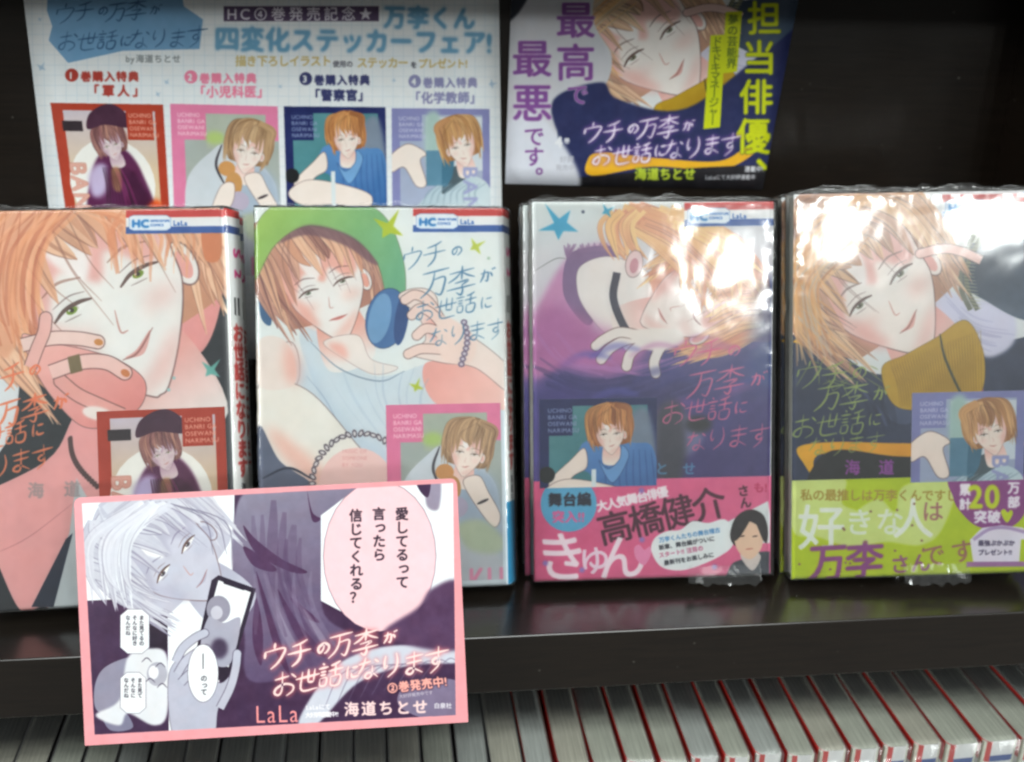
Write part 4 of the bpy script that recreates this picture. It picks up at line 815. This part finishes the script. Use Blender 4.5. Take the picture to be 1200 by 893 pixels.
for n in (1, 2, 3, 4):
    c = Cv(QUADS[n], CW, CH, (230, 230, 230)); COVERS[n](c)
    if n == 4: cover4b(c)
    MC = printed('cover_print', c.image('cover_art'), .34, .45)
    s = Cv([(0, 0), (14, 0), (14, 174), (0, 174)], 120, 1490, (240, 240, 240)); spine(s, n); MS = printed('spine_print', s.image('spine_art'), .34)
    x, y, z, yaw, lean, roll, t, sh, cnt = SPECS[n]
    M = frame(x, y, z, yaw, lean, roll) @ Matrix.Scale({4: 1.03}.get(n, 1.0), 4)
    root = empty('comic_book', HERO[n][0], 'comic book', 'front copies of the four comics', M)
    wrap('dust_jacket', Wd, t, 0, .45, sh, 0, Hh, [MC, MS, PAPER], root)
    block(Wd, t, Hh, sh, parent=root, mat=PG)
    if n in (3, 4):
        f = lambda q, k: (q[0]*(1-k) + q[1]*k)
        q = np.array(QUADS[n], float); ztop = {3: 45.5, 4: 44.5}[n]; k = 1 - ztop/Hh
        # the band's quad follows the cover's own perspective
        Hm = hom([(0, 0), (1, 0), (1, 1), (0, 1)], QUADS[n]); pp = lambda u, v: tuple((lambda r: (r[0]/r[2], r[1]/r[2]))(Hm @ np.array([u, v, 1.])))
        c = Cv([pp(0, k), pp(1, k), pp(1, 1), pp(0, 1)], 1000, 405, (220, 100, 140)); (obi3 if n == 3 else obi4)(c)
        wrap('paper_band', Wd, t, .5, .15, sh, 0, ztop, [printed('band_print', c.image('band_art'), .36, .4), plain('band_paper', (.68, .12, .27) if n == 3 else (.5, .6, .02), .5), PAPER], root)
    # bonus sticker slipped under the film
    Hm = hom(QUADS[n], [(0, Hh), (Wd, Hh), (Wd, 0), (0, 0)]); loc = lambda p: (lambda r: (r[0]/r[2], r[1]/r[2]))(Hm @ np.array([p[0], p[1], 1.]))
    SQ = {1: [(119, 482), (271, 481), (273, 634), (121, 636)], 2: [(454, 474), (593, 471), (597, 612), (457, 616)], 3: [(632, 467), (770, 465), (770, 605), (633, 607)], 4: [(1070, 461), (1204, 459), (1203, 592), (1070, 594)]}[n]
    a = loc(SQ[0]); b = loc(SQ[1]); hgt = {1: 78, 2: 79, 3: 40, 4: 40}[n]; wd = b[0]-a[0]
    z1 = a[1]; z0 = max(z1 - hgt, 1.5); 
    c = Cv([(0, 0), (100, 0), (100, 100*(z1-z0)/wd), (0, 100*(z1-z0)/wd)], 420, int(420*(z1-z0)/wd), (200, 200, 200)); sticker(c, n)
    x0, x1 = a[0], min(b[0], Wd-2.3)
    V, F = box(x0, -.75, z0, x1, -.5, z1)
    mesh('bonus_sticker', V, F, [PAPER, printed('sticker_print', c.image('sticker_art'), .34, .45)], root, [[(0, 0)]*4]*2 + [[(0, 0), (1, 0), (1, 1), (0, 1)]] + [[(0, 0)]*4]*3, [0, 0, 1, 0, 0, 0])
    shell(Wd, t, Hh, sh, 3.1*n, FILM if n != 1 else FILM, root, amp={1: .35, 2: .4, 3: .5, 4: .45}[n], tail={3: (70, 104), 4: (50, 80)}.get(n, 0))
    for kx in range(1, cnt):
        step = (t + 1.6)*kx; Mk = M @ Matrix.Translation(Vector(({1: .6, 2: .5, 3: -2.6, 4: -1.4}[n]*kx, step, -.6*kx))*MM)
        r2 = empty('comic_book', 'wrapped copy standing %s behind the %s' % (('directly', 'two places', 'three places')[kx-1], NAMES[n]), 'comic book', 'copies stacked behind the %s' % NAMES[n], Mk)
        for ch in list(root.children):
            cc = ch.copy(); cc.parent = r2; COL.objects.link(cc)

# ------------------------------------------------------------------ row of books standing below, seen from above
JK = plain('red_jacket', (.55, .035, .03), .35); JD = plain('gap_shade_jacket', (.05, .045, .045), .4); JR = plain('gap_shade_edge', (.16, .07, .05), .6); JW = plain('white_spine', (.74, .75, .74), .4); JB = plain('blue_jacket', (.05, .1, .30), .4)  # left jackets and jacket rims painted dark for the shade in the gaps
PL = [pages('page_edges_%s' % k, a, b, (1600, 30, 200)) for k, a, b in (('green_grey', (.34, .36, .29), (.72, .75, .64)), ('warm_grey', (.37, .36, .28), (.72, .71, .6)), ('cool_grey', (.34, .37, .34), (.70, .74, .70)))]
seps = [49.0, 64.1, 78.4, 94.2, 109.1, 124.3, 138.6, 153.9, 167.9, 182.8, 197.6, 213.1, 228.6, 243.1, 258.2, 276.0, 295.4, 312.6, 328]
rr = random.Random(11)
left = [49.0]
while left[-1] > -178: left.append(left[-1] - 14.7 - rr.uniform(-.7, .7))
seps = left[:0:-1] + seps
NTH = [''] + [a + 'th' for a in 'x x x four fif six seven eigh nin ten eleven twelf thirteen fourteen fifteen sixteen seventeen eighteen nineteen twentie'.split()]
NTH[1:4] = ['first', 'second', 'third']
def low_book(x0, x1, k, tot):
    t = (x1 - x0) - (rr.uniform(2.5, 3.3) if x0 > 62 else rr.uniform(1.6, 2.2)); H2 = Hh; ztop = -61.5 + rr.uniform(-1, 1); yf = -12 + rr.uniform(-1.2, 1.2)
    rt = tot - k
    if rt <= 18: lab = 'lower row comic, %s from the right edge of the photo' % NTH[rt]
    else: lab = 'lower row comic, %s from the left edge of the photo' % NTH[k+1]
    yaw = rr.uniform(-.5, .5) + max(0, (x0-190)/100*3.2)
    M = Matrix.Translation(Vector((x0 + .3, yf, ztop - H2))*MM) @ Matrix.Rotation(R(yaw), 4, 'Z')
    root = empty('comic_book', lab, 'comic book', 'comics standing in the lower row', M)
    # jacket: open U with the spine to the front, series band in red, white and blue round the top
    def path(o):
        r = 2.6; p = [(-o-(.9 if x0 > 62 else .4), 112)]; r1 = 3.6
        for i in range(5): a = R(180 + i*22.5); p.append((r1 + (r1+o)*math.cos(a), r*2 + (2*r+o)*math.sin(a)))
        for i in range(5): a = R(270 + i*22.5); p.append((t-r + (r+o)*math.cos(a), r*2 + (2*r+o)*math.sin(a)))
        p.append((t+o+(.9 if x0 > 62 else .4), 112)); return p
    O, I = path(.3), path(0); n = len(O); zs = [H2, H2-3.6, H2-8, H2-11.5, 0]; V = []
    for zz in zs: V += arr(O, zz)
    for zz in (H2, 0): V += arr(I, zz)
    F = []; mi = []; A = 5*n
    for q in range(4):
        for i in range(n-1):
            F.append((q*n+i, q*n+i+1, (q+1)*n+i+1, (q+1)*n+i)); sp = 5 <= i <= n-5
            mi.append({0: 0 if not sp else 1, 1: 1 if sp else 0, 2: 2 if sp else 0, 3: 1}[q])
    for i in range(n-1):
        F.append((i+1, i, A+i, A+i+1)); mi.append(1 if 2 <= i <= n-4 else 3)
        F.append((A+i+1, A+i, A+n+i, A+n+i+1)); mi.append(1)
    j = mesh('dust_jacket', V, F, [JK if x0 > 62 else JD, JW, JB, JR if x0 > 62 else JD], root, None, mi)
    nx, ny = 3, 10; V = []; F = []
    Vb, Fb = box(.12, .7, 1, t-.12, 110, H2-.2-rr.uniform(0, .5)); Vb = [(x + ((-1 if x < t/2 else 1)*(.75 if x0 > 62 else .25) if y > 50 else 0), y, z) for x, y, z in Vb]; mesh('page_block', Vb, Fb, PL[rr.randrange(3)], root)
    V = []; F = []; nx, ny = 5, 22; sd = rr.uniform(0, 50)
    for jy in range(ny+1):
        for i in range(nx+1):
            e = 1 if 0 < i < nx and 0 < jy else 0
            V.append((-.55 + (t+1.1)*i/nx, -1.0 + 112*jy/ny, H2 + .35 + e*(.5 + .7*noise.noise(Vector((i*.9+sd, jy*.55, 1))))))
    N = nx+1; F += [(q*N+i, q*N+i+1, (q+1)*N+i+1, (q+1)*N+i) for q in range(ny) for i in range(nx)]
    b = len(V); V += [(-.55 + (t+1.1)*i/nx, -1.1 + .25*noise.noise(Vector((i, sd, 0))), H2-30) for i in range(N)]
    F += [(i+1, i, b+i, b+i+1) for i in range(nx)]
    mesh('wrapping_film', V, F, FILM_L, root, smooth=True)
FILM_L = film('wrapping_film_low', 1.2, 90, .12, .05)
for k in range(len(seps)-1): low_book(seps[k], seps[k+1], k, len(seps)-1)

# ------------------------------------------------------------------ posters on the back panel
def sheet(name, P4, img_mat, label, cat, curl=1.2, nx=16, nz=12, th=.35):
    """paper sheet through four corners TL TR BR BL (mm), slightly buckled, with real thickness"""
    P4 = [Vector(p) for p in P4]; V = []; F = []; uv = []; mi = []
    for side in (0, 1):
        for j in range(nz+1):
            for i in range(nx+1):
                u, v = i/nx, j/nz; p = (P4[0]*(1-u)+P4[1]*u)*(1-v) + (P4[3]*(1-u)+P4[2]*u)*v
                V.append((p.x, p.y - curl*(.5+.5*noise.noise(Vector((u*2.2, v*1.6, curl)))) + side*th, p.z))
    N = nx+1; K = N*(nz+1)
    for j in range(nz):
        for i in range(nx):
            a = j*N+i; F.append((a, a+N, a+N+1, a+1)); uv.append([(i/nx, 1-j/nz), (i/nx, 1-(j+1)/nz), ((i+1)/nx, 1-(j+1)/nz), ((i+1)/nx, 1-j/nz)]); mi.append(0)
            F.append((K+a, K+a+1, K+a+N+1, K+a+N)); uv.append([(0, 0)]*4); mi.append(1)
    rim = [i for i in range(N)] + [j*N+nx for j in range(1, nz+1)] + [nz*N+i for i in range(nx-1, -1, -1)] + [j*N for j in range(nz-1, 0, -1)]
    for a, b in zip(rim, rim[1:]+rim[:1]): F.append((a, b, K+b, K+a)); uv.append([(0, 0)]*4); mi.append(1)
    o = mesh(name, V, F, [img_mat, PAPER], None, uv, mi, smooth=True); tag(o, label, cat); return o
CPOS = Vector((0, -415.1, 290.8))
def onplane(px, Y):   # the sheets' corners on the panel, from the pose worked out for the camera
    v = RI*((px[0]-600)/1371.8) - UP*((px[1]-446.5)/1371.8) + FW; return CPOS + v*((Y+415.1)/v.y)
q1 = [(20.75, -60), (583.9, -60), (590.3, 420), (78.75, 420)]
c = Cv(q1, 1500, 1290, (230, 230, 230)); poster1(c)
sheet('poster', [onplane(p, PY-.6) for p in q1], printed('poster_print', c.image('poster_art'), .5, .3), 'white squared paper poster with four sticker pictures and blue lettering, at the back left', 'poster')
q2 = [(600.3, -50), (944.8, -50), (893, 222), (592, 215)]
c = Cv(q2, 1000, 800, (60, 60, 90)); poster2(c)
sheet('poster', [onplane(p, PY-.6) for p in q2], printed('poster_print', c.image('poster_art'), .5, .3), 'dark navy poster with large yellow and purple lettering beside a face, at the back right', 'poster')
c = Cv([(0, 0), (100, 0), (100, 140), (0, 140)], 300, 420, (60, 44, 110)); c.poly([(0, 0), (40, 20), (30, 80), (0, 90)], (150, 110, 190), soft=4); c.poly([(10, 90), (60, 80), (80, 140), (0, 140)], (40, 40, 90), soft=4); c.poly([(0, 60), (8, 50), (10, 70)], (220, 210, 236), soft=2)
q3 = [(1203, 125), (1290, 120), (1290, 420), (1191, 420)]
sheet('poster', [onplane(p, PY-.6) for p in q3], printed('poster_print', c.image('poster_art'), .5, .3), 'sliver of a violet printed sheet at the far right edge above the lime banded comic', 'poster', .3)

# ------------------------------------------------------------------ pink card on the shelf edge
c = Cv([(86.3, 583.4), (535.3, 560.4), (548.8, 846.3), (99.5, 874.)], 1500, 970, (240, 160, 166)); card(c)
M = frame(-113.9, -30.4, -20.3, -4.4, 23, 3.2)
root = empty('promotion_card', 'pink bordered card with a big pink speech balloon, in front of the shelf edge', 'card', None, M)
def outline(w, h, r):
    P = []
    for cx, cz, a0 in ((w-r, r, -90), (w-r, h-r, 0), (r, h-r, 90), (r, r, 180)):
        rr_ = r if cz > h/2 else .4; cx_ = w-rr_ if cx > w/2 else rr_; cz_ = h-rr_ if cz > h/2 else rr_
        for i in range(5): a = R(a0 + i*22.5); P.append((cx_ + rr_*math.cos(a), cz_ + rr_*math.sin(a)))
    return P
W2, H2 = 150, 97; O = outline(W2, H2, 2.6); n = len(O)
V = [(x, 0, z) for x, z in O] + [(x, .5, z) for x, z in O]
F = [tuple(range(n)), tuple(range(2*n-1, n-1, -1))] + [(i+1 if i+1 < n else 0, i, n+i, n+(i+1) % n) for i in range(n)]
uv = [[(x/W2, z/H2) for x, z in O]] + [[(0, 0)]*n] + [[(0, 0)]*4]*n
mesh('card_sheet', V, F, [printed('card_print', c.image('card_art'), .3, .5), PAPER], root, uv, [0] + [1]*(n+1))
CLR = plain('clear_plastic', (.8, .82, .83), .1); CLR.node_tree.nodes['Principled BSDF'].inputs['Transmission Weight'].default_value = .9
# clear holder: a plate behind the card and an arm back to the shelf board's front
mesh('holder_clip', *box(60, .8, 24, 86, 2.2, 60), CLR, root)
mesh('holder_arm', *box(70, 2.3, 30, 76, 26, 33), CLR, root)

bpy.data.objects.remove(_to)
